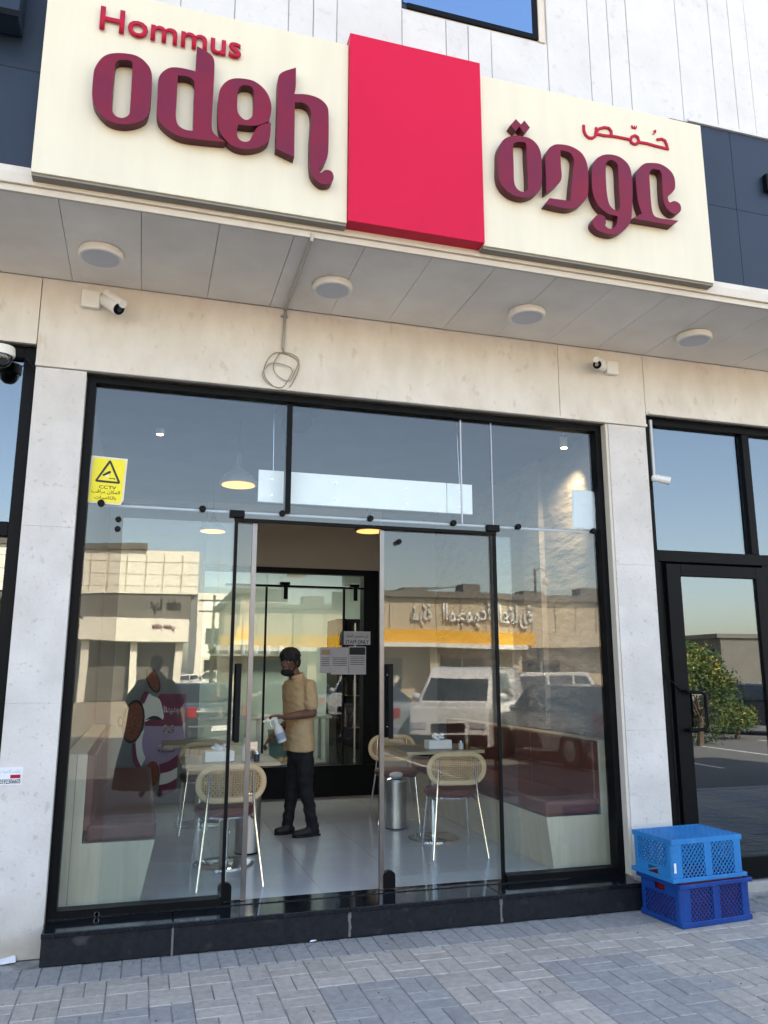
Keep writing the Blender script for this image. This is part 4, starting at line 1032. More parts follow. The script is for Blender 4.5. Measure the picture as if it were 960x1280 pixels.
tag(gm.build('grit', M['mortar']), 'loose grit and sand crumbs on the pavers along the step', 'grit', kind='stuff')
t = thing('door_stop_roller', 'two small round steel buttons on the sill at the left pane', 'fitting', (-.2,-.05,.2))
for px, py in ((121,1144),(120,1154)):
    p = P(px, py, -.05); MB().lathe([(.014,-.012),(.016,-.004),(.008,0)], (p.x,-.047,max(p.z,.195)), 16, 'y').build('button', M['steel'], t)

# ================================================================== NEIGHBOUR FRONTS
n = thing('neighbour_shopfront', 'black framed neighbour shopfront with glass door at the right edge', 'shopfront', (4.5,0,.06))
def fb(nm, x0, x1, z0, z1, y0=-.05, y1=.06, m='black', bevel=.003): return box(nm, M[m], n, x0, x1, y0, y1, z0, z1, bevel=bevel)
fb('frame_post', 3.825, 3.885, .07, 3.66); fb('frame_head', 3.886, 7.19, 3.60, 3.66); fb('transom_bar', 3.886, 7.19, 2.47, 2.56)
fb('mullion', 4.80, 4.87, 2.561, 3.599); fb('frame_post', 4.885, 4.96, .07, 2.469); fb('mullion', 6.0, 6.07, .07, 2.469); fb('mullion', 6.0, 6.07, 2.561, 3.599); fb('base_rail', 4.961, 5.999, .07, .22)
fb('frame_post', 3.886, 3.925, .07, 2.469, -.03)
for a, b in ((3.886,4.799),(4.871,5.999),(6.071,7.19)): fb('glass_pane', a, b, 2.561, 3.599, -.005, .005, 'glass_n', 0)
fb('glass_pane', 4.961, 5.999, .221, 2.469, -.005, .005, 'glass_n', 0)
d = thing('glass_door', 'black framed neighbour glass door with bracket pull handle', 'door', (3.94,-.02,.07))
def db(nm, x0, x1, z0, z1, y0=-.065, y1=-.015, m='black', bevel=.004): return box(nm, M[m], d, x0, x1, y0, y1, z0, z1, bevel=bevel)
db('stile', 3.945, 4.075, .075, 2.45); db('stile', 4.80, 4.875, .075, 2.45); db('top_rail', 4.076, 4.799, 2.355, 2.45); db('bottom_rail', 4.076, 4.799, .075, .23)
db('door_glass', 4.076, 4.799, .23, 2.355, -.043, -.037, 'glass_n', 0)
hp = [(4.02,-.065,1.46),(4.02,-.11,1.455),(4.14,-.125,1.45),(4.165,-.13,1.43),(4.165,-.13,1.20),(4.14,-.125,1.175),(4.02,-.11,1.17),(4.02,-.065,1.17)]
MB().tube(hp, .014, 10).build('handle', M['black'], d)
MB().tube([(3.84,-.06,1.62),(3.90,-.07,1.55),(4.0,-.075,1.46)], .005, 6).build('tether_cord', M['blackplastic'], d)
n = thing('neighbour_window', 'black framed neighbour window at the left edge under the lintel', 'window', (-1.6,0,.12))
fb('frame_post', -.85, -.77, .13, 3.70); fb('frame_head', -3.19, -.851, 3.62, 3.70); fb('transom_bar', -3.19, -.851, 2.44, 2.53); fb('frame_sill', -3.19, -.851, .13, .25); fb('mullion', -2.1, -2.03, .251, 2.439)
fb('glass_pane', -3.19, -.851, 2.531, 3.619, -.005, .005, 'glass_n', 0); fb('glass_pane', -2.029, -.851, .251, 2.439, -.005, .005, 'glass_n', 0); fb('glass_pane', -3.19, -2.101, .251, 2.439, -.005, .005, 'glass_n', 0)

# ================================================================== PEOPLE
def capsules(mb, chain, n=12):     # chain of (point, radius)
    for (a, ra), (b, rb) in zip(chain[:-1], chain[1:]):
        a, b = Vector(a), Vector(b); d = (b-a)
        mb.tube([a-d.normalized()*ra*.3, a, b, b+d.normalized()*rb*.3], [ra*.8, ra, rb, rb*.8], n)
    for p, r_ in chain: mb.ball(p, r_, n)
def fuse(mb, name, m, parent, vox=.008, it=4):
    o = mb.build(name, m, parent, local=True)
    r_ = o.modifiers.new('remesh', 'REMESH'); r_.mode = 'VOXEL'; r_.voxel_size = vox; r_.use_smooth_shade = True
    s_ = o.modifiers.new('smooth', 'SMOOTH'); s_.iterations = it; s_.factor = .5
    dg = bpy.context.evaluated_depsgraph_get(); me = bpy.data.meshes.new_from_object(o.evaluated_get(dg))
    o.modifiers.clear(); o.data = me
    if not me.materials: me.materials.append(m)
    me.polygons.foreach_set('use_smooth', [True]*len(me.polygons))
    return o
def eloft(mb, rings, n=20):        # rings: (centre, rx, ry, yaw)
    v = []; 
    for c_, rx, ry, yw in rings:
        for k in range(n):
            a = 2*math.pi*k/n; x, y = rx*math.cos(a), ry*math.sin(a)
            v.append(Vector(c_)+Vector((x*math.cos(yw)-y*math.sin(yw), x*math.sin(yw)+y*math.cos(yw), 0)))
    f = [(i*n+k, i*n+(k+1)%n, (i+1)*n+(k+1)%n, (i+1)*n+k) for i in range(len(rings)-1) for k in range(n)]
    f += [tuple(range(n-1,-1,-1)), tuple((len(rings)-1)*n+k for k in range(n))]
    mb.add(v, f, True)
def hand(mb, wrist, fwd, up, s=1, curl=.9, side=1):
    """palm and five fingers; fwd = direction of the knuckles, up = back of the hand"""
    fwd = Vector(fwd).normalized(); up = Vector(up); up = (up-fwd*up.dot(fwd)).normalized(); lat = fwd.cross(up)*side
    w_ = Vector(wrist); Mx = Matrix((( *lat,), (*fwd,), (*up,))).transposed()
    mb.ball(w_+fwd*.045, (.038*s,.05*s,.017*s), 12, Mx.to_4x4())
    for k, (off, ln, r_) in enumerate(((.028,.072,.0092),(.010,.080,.0095),(-.009,.074,.0090),(-.026,.058,.0080))):
        p = w_+fwd*.085+lat*off; dirn = fwd.copy(); ch_ = [(w_+fwd*.05+lat*off*.9, r_+.001), (p, r_)]
        for j, seg in enumerate((.42,.33,.25)):
            ang = curl*(.55+.35*j)*(1-.12*k if curl < 1.2 else 1)
            dirn = (fwd*math.cos(ang*(j+1)*.6)-up*math.sin(ang*(j+1)*.6)).normalized(); p = p+dirn*ln*seg; ch_.append((p, r_*(1-.07*(j+1))))
        capsules(mb, ch_, 8)
    p = w_+fwd*.02+lat*.032-up*.006; q = p+(fwd*.6+lat*.5-up*.45).normalized()*.038; q2 = q+(fwd*.8-up*.6+lat*.05).normalized()*.03
    capsules(mb, [(p,.013),(q,.0108),(q2,.0092)], 8)
def head(mb, c_, yaw, pitch=0):
    Mx = Matrix.Translation(c_)@Matrix.Rotation(yaw, 4, 'Z')@Matrix.Rotation(pitch, 4, 'Y')
    T = lambda x, y, z: Mx@Vector((x, y, z)); R3 = (Matrix.Rotation(yaw, 4, 'Z')@Matrix.Rotation(pitch, 4, 'Y'))
    mb.ball(T(-.01,0,.03), (.092,.075,.085), 20, R3); mb.ball(T(.02,0,-.03), (.068,.060,.078), 18, R3)
    mb.ball(T(.045,0,-.085), (.034,.036,.026), 12, R3); mb.ball(T(.062,0,.028), (.026,.055,.014), 12, R3)
    capsules(mb, [(T(.085,0,.012),.008),(T(.105,0,-.022),.012)], 8)
    for s in (-1, 1):
        mb.ball(T(.092,s*.012,-.026), .008, 8); mb.ball(T(-.005,s*.078,-.005), (.018,.008,.030), 10, R3)
        mb.ball(T(.066,s*.038,-.018), (.02,.018,.016), 10, R3)
    mb.ball(T(.084,0,-.055), (.012,.024,.006), 10, R3); mb.ball(T(.082,0,-.066), (.011,.020,.007), 10, R3)
    return T, R3
# the man with the spray bottle: world coordinates relative to his standing point
PX, PY = 1.47, 2.02
DX = -.035
man = thing('person', 'man in tan polo shirt and black trousers holding a white spray bottle inside the door', 'person', (PX, PY, FZ))
q = lambda x, y, z: Vector((x-PX+DX, y-PY, z-FZ))
body = MB()
BY = math.pi+R(22)                # facing left and a little towards the street
fd = Vector((math.cos(BY), math.sin(BY), 0)); lf = Vector((-fd.y, fd.x, 0))   # lf: his left, towards the camera
hc = q(1.345,1.985,1.695)
T, R3 = head(body, hc, math.pi+R(48), R(4))
nk = q(1.41,2.0,1.55)
capsules(body, [(hc+Vector((.02,0,-.05)),.052),(nk,.056),(nk+Vector((.02,.0,-.06)),.065)])
chestc = q(1.445,2.01,1.33)
eloft(body, [(q(1.43,2.01,1.53),.05,.07,BY),(q(1.44,2.01,1.48),.07,.11,BY),(chestc,.085,.13,BY),(q(1.45,2.01,1.15),.092,.14,BY),(q(1.45,2.01,1.02),.10,.145,BY),(q(1.46,2.01,.90),.10,.145,BY)])
shL = q(1.455,2.01,1.475)+lf*.17; shR = q(1.44,2.01,1.475)-lf*.17
elL = q(1.535,1.83,1.245); wrL = q(1.275,1.78,1.215); elR = q(1.40,2.24,1.15); wrR = q(1.23,2.16,1.02)
capsules(body, [(shL,.042),(shL.lerp(elL,.6),.043),(elL,.040)]); capsules(body, [(elL,.043),(elL.lerp(wrL,.35),.041),(wrL,.027)])
capsules(body, [(shR,.042),(shR.lerp(elR,.6),.043),(elR,.040)]); capsules(body, [(elR,.042),(elR.lerp(wrR,.35),.039),(wrR,.026)])
hipL = q(1.49,1.94,.92); hipR = q(1.45,2.07,.92); knL = q(1.515,1.93,.56); knR = q(1.41,2.08,.56); anL = q(1.575,1.93,.26); anR = q(1.385,2.10,.26)
for h_, k_, a_ in ((hipL,knL,anL),(hipR,knR,anR)): capsules(body, [(h_,.062),(h_.lerp(k_,.5),.05),(k_,.036),(k_.lerp(a_,.35),.036),(a_,.028)])
hand(body, wrL, (-1,-.10,.16), (.15,-.1,1), 1, .95, 1)
hand(body, wrR, (-.7,-.4,-.6), (-.3,.3,.6), 1, .8, -1)
fuse(body, 'body', M['skin'], man, .0052, 3)
shirt = MB()
eloft(shirt, [(q(1.418,2.0,1.565),.062,.066,BY),(q(1.43,2.01,1.54),.080,.110,BY),(q(1.44,2.01,1.50),.100,.165,BY),(q(1.447,2.01,1.40),.118,.180,BY),(q(1.455,2.01,1.25),.116,.168,BY),(q(1.457,2.01,1.10),.118,.162,BY),(q(1.46,2.01,1.0),.126,.166,BY),(q(1.462,2.01,.93),.132,.172,BY),(q(1.462,2.01,.905),.133,.173,BY)], 28)
for s_, e_ in ((shL,elL),(shR,elR)):
    capsules(shirt, [(s_+Vector((0,0,.0)),.062),(s_.lerp(e_,.70),.064)]); capsules(shirt, [(s_,.058),(q(1.43,2.01,1.48),.075)])
mbb = fuse(shirt, 'shirt', M['tan'], man, .009, 4)
# gentle cloth folds
for v in mbb.data.vertices:
    p = v.co; k = noise.noise(Vector((p.x*9, p.y*9, p.z*5+3)))*.014+noise.noise(Vector((p.x*16+p.z*20, p.y*16, p.z*22)))*.008
    v.co += v.normal*k
col_ = MB(); n_ = 22; vv = []
for (r1, r2, dz) in ((.060,.060,.0),(.068,.070,-.006),(.078,.088,-.030),(.074,.084,-.032)):
    for k in range(n_):
        a = BY+R(18)+2*math.pi*(k/(n_-1))*(1-36/360); tilt = math.cos(a-BY)*-.018
        vv.append(q(1.412,2.0,1.588)+Vector((r1*math.cos(a), r2*math.sin(a), dz+tilt)))
col_.add(vv, [(i*n_+k, i*n_+k+1, (i+1)*n_+k+1, (i+1)*n_+k) for i in range(3) for k in range(n_-1)], True)
o = col_.build('collar', M['tan'], man, local=True); so = o.modifiers.new('thickness', 'SOLIDIFY'); so.thickness = .004
pl_ = MB(); ctr = q(1.445,2.01,0)
for z in (1.50, 1.46, 1.42): pl_.ball(q(1.447,2.01,z)+fd*.112+lf*.005, .006, 8)
pl_.build('button', M['tableedge'], man, local=True)
tr_ = MB()
eloft(tr_, [(q(1.462,2.01,1.0),.105,.148,BY),(q(1.465,2.01,.88),.112,.155,BY),(q(1.465,2.01,.80),.095,.145,BY)], 22)
for h_, k_, a_ in ((hipL,knL,anL),(hipR,knR,anR)): capsules(tr_, [(h_,.088),(h_.lerp(k_,.5),.076),(k_,.060),(k_.lerp(a_,.5),.056),(a_+Vector((0,0,.0)),.052),(a_+Vector((0,0,-.03)),.054)], 14)
tro = fuse(tr_, 'trousers', M['trouser'], man, .010, 3)
for v in tro.data.vertices:
    p = v.co; v.co += v.normal*noise.noise(Vector((p.x*10, p.y*10, p.z*18)))*.016*(1 if p.z < .6 else .5)
for a_, toe in ((anL,q(1.415,1.89,.205)),(anR,q(1.285,2.06,.205))):
    sb = MB(); heel = Vector((a_.x+.03, a_.y, .035)); toe = Vector((toe.x, toe.y, .03))
    capsules(sb, [(heel,.036),(heel.lerp(toe,.5)+Vector((0,0,.002)),.042),(toe,.032)], 14); capsules(sb, [(Vector((a_.x,a_.y,.07)),.042),(heel.lerp(toe,.35)+Vector((0,0,.02)),.040)], 12)
    o = fuse(sb, 'shoe', M['shoe'], man, .007, 3)
    for v in o.data.vertices: v.co.z = max(v.co.z, .014)
    d = (toe-heel).normalized(); s_ = Vector((-d.y,d.x,0))
    so = MB(); outl = [heel-d*.04+s_*.02, heel-d*.04-s_*.02, heel.lerp(toe,.2)-s_*.040, heel.lerp(toe,.75)-s_*.046, toe-s_*.036, toe+d*.034, toe+s_*.036, heel.lerp(toe,.75)+s_*.046, heel.lerp(toe,.2)+s_*.040]
    so.add([Vector((p.x,p.y,.0005)) for p in outl]+[Vector((p.x,p.y,.016)) for p in outl], [tuple(range(9)), tuple(range(17,8,-1))]+[(i,(i+1)%9,(i+1)%9+9,i+9) for i in range(9)]); so.build('shoe_sole', M['shoe'], man, local=True)
hb = MB(); hb.ball(T(-.012,0,.058), (.110,.094,.082), 22, R3); hb.ball(T(-.05,0,.0), (.070,.084,.078), 18, R3); hb.ball(T(.055,0,.078), (.050,.068,.034), 14, R3)
for s in (-1, 1): hb.ball(T(.012,s*.072,.02), (.025,.012,.04), 10, R3)
h_ = fuse(hb, 'hair', M['hair'], man, .006, 2)
for v in h_.data.vertices: v.co += v.normal*noise.noise(v.co*45)*.006
mk = MB(); mk.ball(T(.056,0,-.088), (.052,.058,.036), 16, R3); mk.ball(T(.02,0,-.105), (.06,.062,.024), 16, R3)
for s in (-1, 1): capsules(mk, [(T(.03,s*.055,-.08),.008),(T(-.005,s*.078,-.02),.004)], 8)
fuse(mk, 'face_mask', M['trouser'], man, .005, 2)
for s in (-1, 1):
    eb = MB(); eb.ball(T(.0765,s*.031,.006), (.008,.011,.0042), 10, R3); eb.build('eye', M['greypaper'], man, local=True)
    eb = MB(); eb.ball(T(.083,s*.031,.006), (.0035,.006,.0058), 8, R3); eb.build('iris', M['ink'], man, local=True)
    eb = MB(); eb.ball(T(.082,s*.032,.026), (.006,.021,.0045), 8, R3); eb.build('eyebrow', M['hair'], man, local=True)
# spray bottle in his hand
sx0 = wrL+Vector((PX,PY,FZ))+Vector((-.085,-.012,-.02)); sp = thing('spray_bottle', 'white trigger spray bottle held in the man\'s hand', 'bottle', tuple(sx0))
tiltM = Matrix.Rotation(R(-20), 4, 'Y')
def sbp(prof, nm, m): mb = MB().lathe(prof, n=20); mb.v = [tiltM@Vector((v.x, v.y*.75, v.z)) for v in mb.v]; return mb.build(nm, m, sp, local=True)
sbp([(.035,-.205),(.041,-.20),(.041,-.10),(.036,-.075),(.016,-.04),(.015,-.02)], 'bottle_body', M['bottle'])
sbp([(.018,-.022),(.019,-.005),(.017,.0)], 'collar', M['white'])
mb = MB(); mb.box(-.075,.03,-.011,.011,.002,.032); mb.box(-.105,-.076,-.007,.007,.012,.028); mb.v = [tiltM@v for v in mb.v]; mb.build('spray_head', M['white'], sp, bevel=.004, local=True)
mb = MB(); mb.tube([(-.045,0,.0),(-.052,0,-.025),(-.045,0,-.05)], .005, 8); mb.v = [tiltM@v for v in mb.v]; mb.build('trigger', M['white'], sp, local=True)
mb = MB(); mb.lathe([(.0415,-.18),(.0418,-.12)], n=20); mb.v = [tiltM@Vector((v.x, v.y*.75, v.z)) for v in mb.v]; mb.build('label', M['bluelabel'], sp, local=True)

# the photographer, reflected as a dark shape in the left pane
ph = thing('person', 'photographer in a long dark robe on the pavement, a reflection before the mural', 'person', (.20, -5.98, -.0))
pb = MB(); T2, R32 = head(pb, Vector((0,0,1.70)), math.pi/2, 0)
capsules(pb, [(Vector((0,-.02,1.66)),.055),(Vector((0,-.03,1.48)),.062)])
for s in (-1, 1):
    e_ = Vector((s*.30,.02,1.22)); wr_ = Vector((s*.12,.30,1.50)); capsules(pb, [(Vector((s*.19,-.03,1.44)),.05),(e_,.042),(wr_,.028)])
    hand(pb, wr_, (-s*.5,.35,.6), (s*.6,.6,0), 1, .8, s)
eloft(pb, [((0,-.03,1.45),.17,.10,0),((0,-.03,1.2),.16,.11,0),((0,-.03,.95),.17,.12,0),((0,-.03,.7),.14,.10,0)])
for s in (-1, 1): capsules(pb, [(Vector((s*.09,-.03,.85)),.08),(Vector((s*.10,-.03,.5)),.055),(Vector((s*.10,-.04,.08)),.038)])
fuse(pb, 'body', M['skin'], ph, .009, 3)
rb2 = MB(); eloft(rb2, [((0,-.03,1.53),.10,.08,0),((0,-.03,1.47),.24,.13,0),((0,-.03,1.3),.30,.17,0),((0,-.03,1.0),.36,.21,0),((0,-.03,.5),.43,.26,0),((0,-.03,.10),.48,.29,0)], 28)
for s in (-1, 1): capsules(rb2, [(Vector((s*.19,-.03,1.43)),.075),(Vector((s*.30,.02,1.22)),.085),(Vector((s*.15,.25,1.45)),.060)])
ro = fuse(rb2, 'robe', M['trouser'], ph, .014, 4)
for v in ro.data.vertices: v.co += v.normal*noise.noise(Vector((v.co.x*9, v.co.y*9, v.co.z*2)))*.02
hb = MB(); hb.ball(T2(-.018,0,.055), (.10,.088,.082), 20, R32); hb.ball(T2(-.05,0,.0), (.07,.082,.08), 16, R32); fuse(hb, 'hair', M['hair'], ph, .009, 2)
for s in (-1, 1): sb = MB(); capsules(sb, [(Vector((s*.1,-.06,.045)),.042),(Vector((s*.11,.12,.04)),.040)]); fuse(sb, 'shoe', M['shoe'], ph, .009, 2)

# ================================================================== STREET BEHIND THE CAMERA (seen reflected in the glass)
def MR(px, py, z=ROADZ): p = PG(px, py, z); return Vector((p.x, -p.y, z))
def car(name, label, kind, x, y, rz, paint, cat='car'):
    t = thing(name, label, cat, (x, y, ROADZ), rz)
    if kind == 'van':
        L, W, H, hood = 4.4, 1.72, 1.86, .62
        prof = [(-2.2,.28),(-2.2,.75),(-2.14,1.05),(-1.75,1.12),(-1.05,1.78),(-.75,1.86),(2.0,1.86),(2.15,1.75),(2.2,.9),(2.2,.28)]
        win = [(-1.62,1.14),(-1.03,1.70),(-.55,1.70),(-.55,1.14)]; win2 = [(-.45,1.14),(-.45,1.70),(.45,1.70),(.45,1.14)]; win3 = [(.6,1.14),(.6,1.70),(1.9,1.70),(2.0,1.14)]
        ws = ((-1.72,1.15),(-1.08,1.74)); wr = .30; wx = (-1.35,1.35)
    elif kind == 'suv':
        L, W, H = 4.6, 1.85, 1.78
        prof = [(-2.3,.32),(-2.3,.75),(-2.2,.98),(-1.15,1.08),(-.5,1.68),(-.2,1.76),(1.8,1.74),(2.2,1.1),(2.3,.95),(2.3,.32)]
        win = [(-.98,1.10),(-.45,1.62),(.35,1.66),(.35,1.10)]; win2 = [(.42,1.10),(.42,1.66),(1.25,1.66),(1.25,1.10)]; win3 = [(1.32,1.10),(1.32,1.65),(1.75,1.62),(2.0,1.10)]
        ws = ((-1.08,1.11),(-.52,1.64)); wr = .36; wx = (-1.42,1.45)
    else:
        L, W, H = 4.5, 1.78, 1.45
        prof = [(-2.25,.28),(-2.25,.62),(-2.1,.82),(-1.1,.95),(-.45,1.38),(-.1,1.45),(.75,1.43),(1.55,1.02),(2.15,.98),(2.25,.85),(2.25,.28)]
        win = [(-.92,.97),(-.4,1.33),(.2,1.36),(.2,.97)]; win2 = [(.27,.97),(.27,1.36),(.72,1.35),(1.25,1.0),(1.2,.97)]; win3 = None
        ws = ((-1.04,.98),(-.46,1.35)); wr = .32; wx = (-1.4,1.38)
    mb = MB(); m_ = len(prof); zb = 1.0
    secs = []
    for yy, k in ((-1,0),(-1,1),(1,1),(1,0)): pass
    def inset(z): return max(0, (z-zb))*.22
    ringv = []
    for yf, ins in ((-.5,0),(-.40,.0),(.40,0),(.5,0)):
        ring = []
        for (px_, pz_) in prof:
            yy = yf*W; 
            if abs(yf) == .5: yy -= math.copysign(inset(pz_)+.03, yy); sc_ = .985
            else: sc_ = 1.0
            ring.append(Vector((px_*sc_, yy, .28+(pz_-.28)*(.975 if abs(yf) == .5 else 1))))
        ringv.append(ring)
    v = [p for r_ in ringv for p in r_]; f = [tuple(range(m_)), tuple(range(4*m_-1, 3*m_-1, -1))]
    for i in range(3):
        for k in range(m_): f.append((i*m_+k, (i+1)*m_+k, (i+1)*m_+(k+1)%m_, i*m_+(k+1)%m_))
    mb.add(v, f, True); mb.build('body', paint, t, bevel=.03, local=True, seg=3)
    def sidew(pts, s, nm):
        yv = lambda z: s*(W/2-.03-inset(z)+.004)
        b_ = MB(); k = len(pts)
        b_.add([(x_, yv(z_), z_) for x_, z_ in pts]+[(x_, yv(z_)-s*.03, z_) for x_, z_ in pts], [tuple(range(k)), tuple(range(2*k-1,k-1,-1))]+[(i,(i+1)%k,(i+1)%k+k,i+k) for i in range(k)]); b_.build(nm, M['carglass'], t, local=True)
    for s in (-1, 1):
        for wn in (win, win2, win3):
            if wn and not (kind == 'van' and wn is win3): sidew(wn, s, 'side_window')
        box('door_handle', M['blackplastic'], t, .12, .30, *sorted((s*(W/2-.031), s*(W/2-.008))), .92 if kind != 'sedan' else .85, .95 if kind != 'sedan' else .88, local=True)
        MB().ball((ws[0][0]+.35, s*(W/2+.06), ws[0][1]+.06), (.06,.10,.08), 10).build('wing_mirror', paint, t, local=True)
        box('headlight', M['diffuser'], t, prof[0][0]-.012, prof[0][0]+.12, *sorted((s*(W/2-.40), s*(W/2-.09))), .62, .78, .02, local=True)
        box('tail_light', M['taillight'], t, prof[-1][0]-.08, prof[-1][0]+.012, *sorted((s*(W/2-.28), s*(W/2-.07))), .72, .95 if kind == 'sedan' else 1.2, .015, local=True)
        for x_ in wx:
            MB().lathe([(wr*.6,-.11),(wr*.95,-.11),(wr,-.07),(wr,.07),(wr*.95,.11),(wr*.6,.11)], (x_, s*(W/2-.10), wr), 28, 'y').build('wheel', M['tyre'], t, local=True)
            MB().lathe([(wr*.62,-.012),(wr*.55,.0),(.05,-.02)] if s < 0 else [(wr*.62,.012),(wr*.55,.0),(.05,.02)], (x_, s*(W/2+.008), wr), 16, 'y').build('rim', M['brushed'], t, local=True)
            MB().lathe([(wr+.05,-.02),(wr+.05,.02)], (x_, s*(W/2-.012), wr+.02), 28, 'y').build('wheel_arch', M['blackplastic'], t, local=True)
    a, b = ws; dn = Vector((b[1]-a[1], 0, -(b[0]-a[0]))).normalized()*-.006
    g_ = MB(); g_.add([Vector((a[0],-W/2+.16,a[1]))+dn,Vector((a[0],W/2-.16,a[1]))+dn,Vector((b[0],W/2-.26,b[1]))+dn,Vector((b[0],-W/2+.26,b[1]))+dn]+[Vector((a[0]+.02,-W/2+.16,a[1]-.02)),Vector((a[0]+.02,W/2-.16,a[1]-.02)),Vector((b[0]+.02,W/2-.26,b[1]-.02)),Vector((b[0]+.02,-W/2+.26,b[1]-.02))], [(0,1,2,3),(7,6,5,4),(0,4,5,1),(1,5,6,2),(2,6,7,3),(3,7,4,0)]); g_.build('windscreen', M['carglass'], t, local=True)
    rx = prof[-3][0] if kind != 'sedan' else None
    if kind == 'sedan': rr = ((.82,1.40),(1.48,1.05))
    elif kind == 'suv': rr = ((1.84,1.70),(2.18,1.16))
    else: rr = ((2.16,1.70),(2.205,1.15))
    (ax, az), (bx_, bz) = rr
    g_ = MB(); g_.add([(ax,-W/2+.27,az),(ax,W/2-.27,az),(bx_,W/2-.2,bz),(bx_,-W/2+.2,bz)]+[(ax+.012,-W/2+.27,az+.012),(ax+.012,W/2-.27,az+.012),(bx_+.014,W/2-.2,bz+.012),(bx_+.014,-W/2+.2,bz+.012)], [(3,2,1,0),(4,5,6,7),(0,1,5,4),(1,2,6,5),(2,3,7,6),(3,0,4,7)]); g_.build('rear_window', M['carglass'], t, local=True)
    box('bumper', M['blackplastic'] if kind == 'van' else paint, t, prof[0][0]-.06, prof[0][0]+.1, -W/2+.06, W/2-.06, .30, .52, .03, local=True)
    box('bumper', paint, t, prof[-1][0]-.1, prof[-1][0]+.06, -W/2+.06, W/2-.06, .30, .56, .03, local=True)
    box('grille', M['blackplastic'], t, prof[0][0]-.02, prof[0][0]+.05, -W/2+.5, W/2-.5, .58, .74, .01, local=True)
    box('number_plate', M['white'], t, prof[-1][0]+.0, prof[-1][0]+.072, -.26, .26, .42, .54, local=True)
    return t
v_ = MR(562, 952)
car('parked_van', 'white van with dark windows parked nose to the pavement, reflected right of the door', 'van', v_.x+1.35, v_.y-1.9, R(-54), M['carwhite'], 'van')
v_ = MR(742, 912); car('parked_car', 'white sport utility car parked side on beyond the van, reflected at the right pane', 'suv', v_.x-2.3, v_.y, R(3), M['carwhite'])
v_ = MR(742, 968); dc = car('parked_car', 'dark hatchback with its rear to the shop, reflected over the right bench', 'suv', v_.x+.75, v_.y-2.2, R(86), M['cardark']); dc.scale = (.9, .9, .85)
v_ = MR(440, 928); car('parked_car', 'silver blue saloon parked left of the van, reflected behind the man', 'sedan', v_.x, v_.y, R(60), M['carsilver'])
v_ = MR(255, 925); car('parked_car', 'dark blue saloon parked at the left end of the row, reflected left of the door', 'sedan', v_.x-.4, v_.y, R(75), M['cardark'])
for i, (px, py, m_, k, lb_) in enumerate(((232,866,'carwhite','sedan','white saloon far across the car park, reflected over the mural'),(262,868,'carwhite','suv','white sport utility car far across the car park, left of the door edge'),(210,864,'carsilver','sedan','silver saloon far across the car park at the left'))):
    v_ = MR(px, py); car('parked_car', lb_, k, v_.x, v_.y, R(8*i), M[m_])
v_ = MR(925, 935); car('parked_car', 'dark saloon reflected in the neighbour door at the right', 'sedan', v_.x+3.4, v_.y-4, R(50), M['cardark'])
# opposite buildings
OY = -31.0
ob = thing('petrol_station_building', 'long low beige building with amber band and white Arabic lettering, reflected in the glass', 'building', (14, OY, ROADZ))
def RX(px, py, yv): p = P(px, py, -yv); return p.x, p.z    # where a reflected point stands on the plane y=yv
x0, zt = RX(330,742,OY); x1, _ = RX(900,765,OY); zt2 = RX(480,748,OY)[1]
_, zb0 = RX(600,789,OY); _, zb1 = RX(600,804,OY)
x0 -= 1; XE = RX(800,788,OY)[0]
box('wall', M['bbeige'], ob, x0, XE, OY-12, OY, zb1-.1, zt2)
box('roof_edge', M['bgrey'], ob, x0-.3, XE+.3, OY-12.2, OY+.25, zt2+.01, zt2+.32)
x = x0+.7
while x < XE: box('wall_seam', M['bgrey'], ob, x, x+.035, OY, OY+.02, zb0+.05, zt2); x += 1.25
for k in range(7):
    xx = x0+1.5+k*3.4; box('rooftop_unit', M['bgrey'], ob, xx, xx+.9+.3*(k%3), OY-3, OY-2, zt2+.33, zt2+.75+.25*(k%2))
xa = RX(664,795,OY)[0]
box('amber_band', M['yellowband'], ob, x0-.2, xa, OY-.1, OY+.35, zb1, zb0)
box('canopy_edge', M['white'], ob, x0-.4, xa-.5, OY-.1, OY+.6, zb1-.22, zb1-.01)
box('ground_floor_wall', M['bbeige'], ob, x0, XE, OY-12, OY-1.2, ROADZ, zb1-.11)
x = x0+.5; k = 0
while x < XE-4:
    box('column', M['bbeige'], ob, x, x+.5, OY-.6, OY-.1, ROADZ, zb1-.23)
    w_ = box('window', M['carglass'], ob, x+1.0, x+3.2, OY-1.21, OY-1.15, .5, 2.3); box('mullion', M['white'], w_, x+2.05, x+2.12, OY-1.15, OY-1.12, .5, 2.3)
    x += 4.3; k += 1
def rtext(s_, xr, z, h, wd): # lettering reads for someone who faces the building; seen mirrored in the shop glass
    Mx = Matrix.Translation((xr, OY+.01, z))@Matrix.Rotation(math.pi, 4, 'Z')@Matrix.Rotation(math.pi/2, 4, 'X')
    text('lettering', s_, M['white'], ob, Mx, width=wd, height=h, extrude=.12, bold=.02)
xx0, xz = RX(512,783,OY); xx1 = RX(541,783,OY)[0]; rtext(ar('شركة'), xx1, xz, 1.0, xx1-xx0)
xx0, xz = RX(556,785,OY); xx1 = RX(665,785,OY)[0]; rtext(ar('المجموعة العقارية'), xx1, xz, 1.15, xx1-xx0)
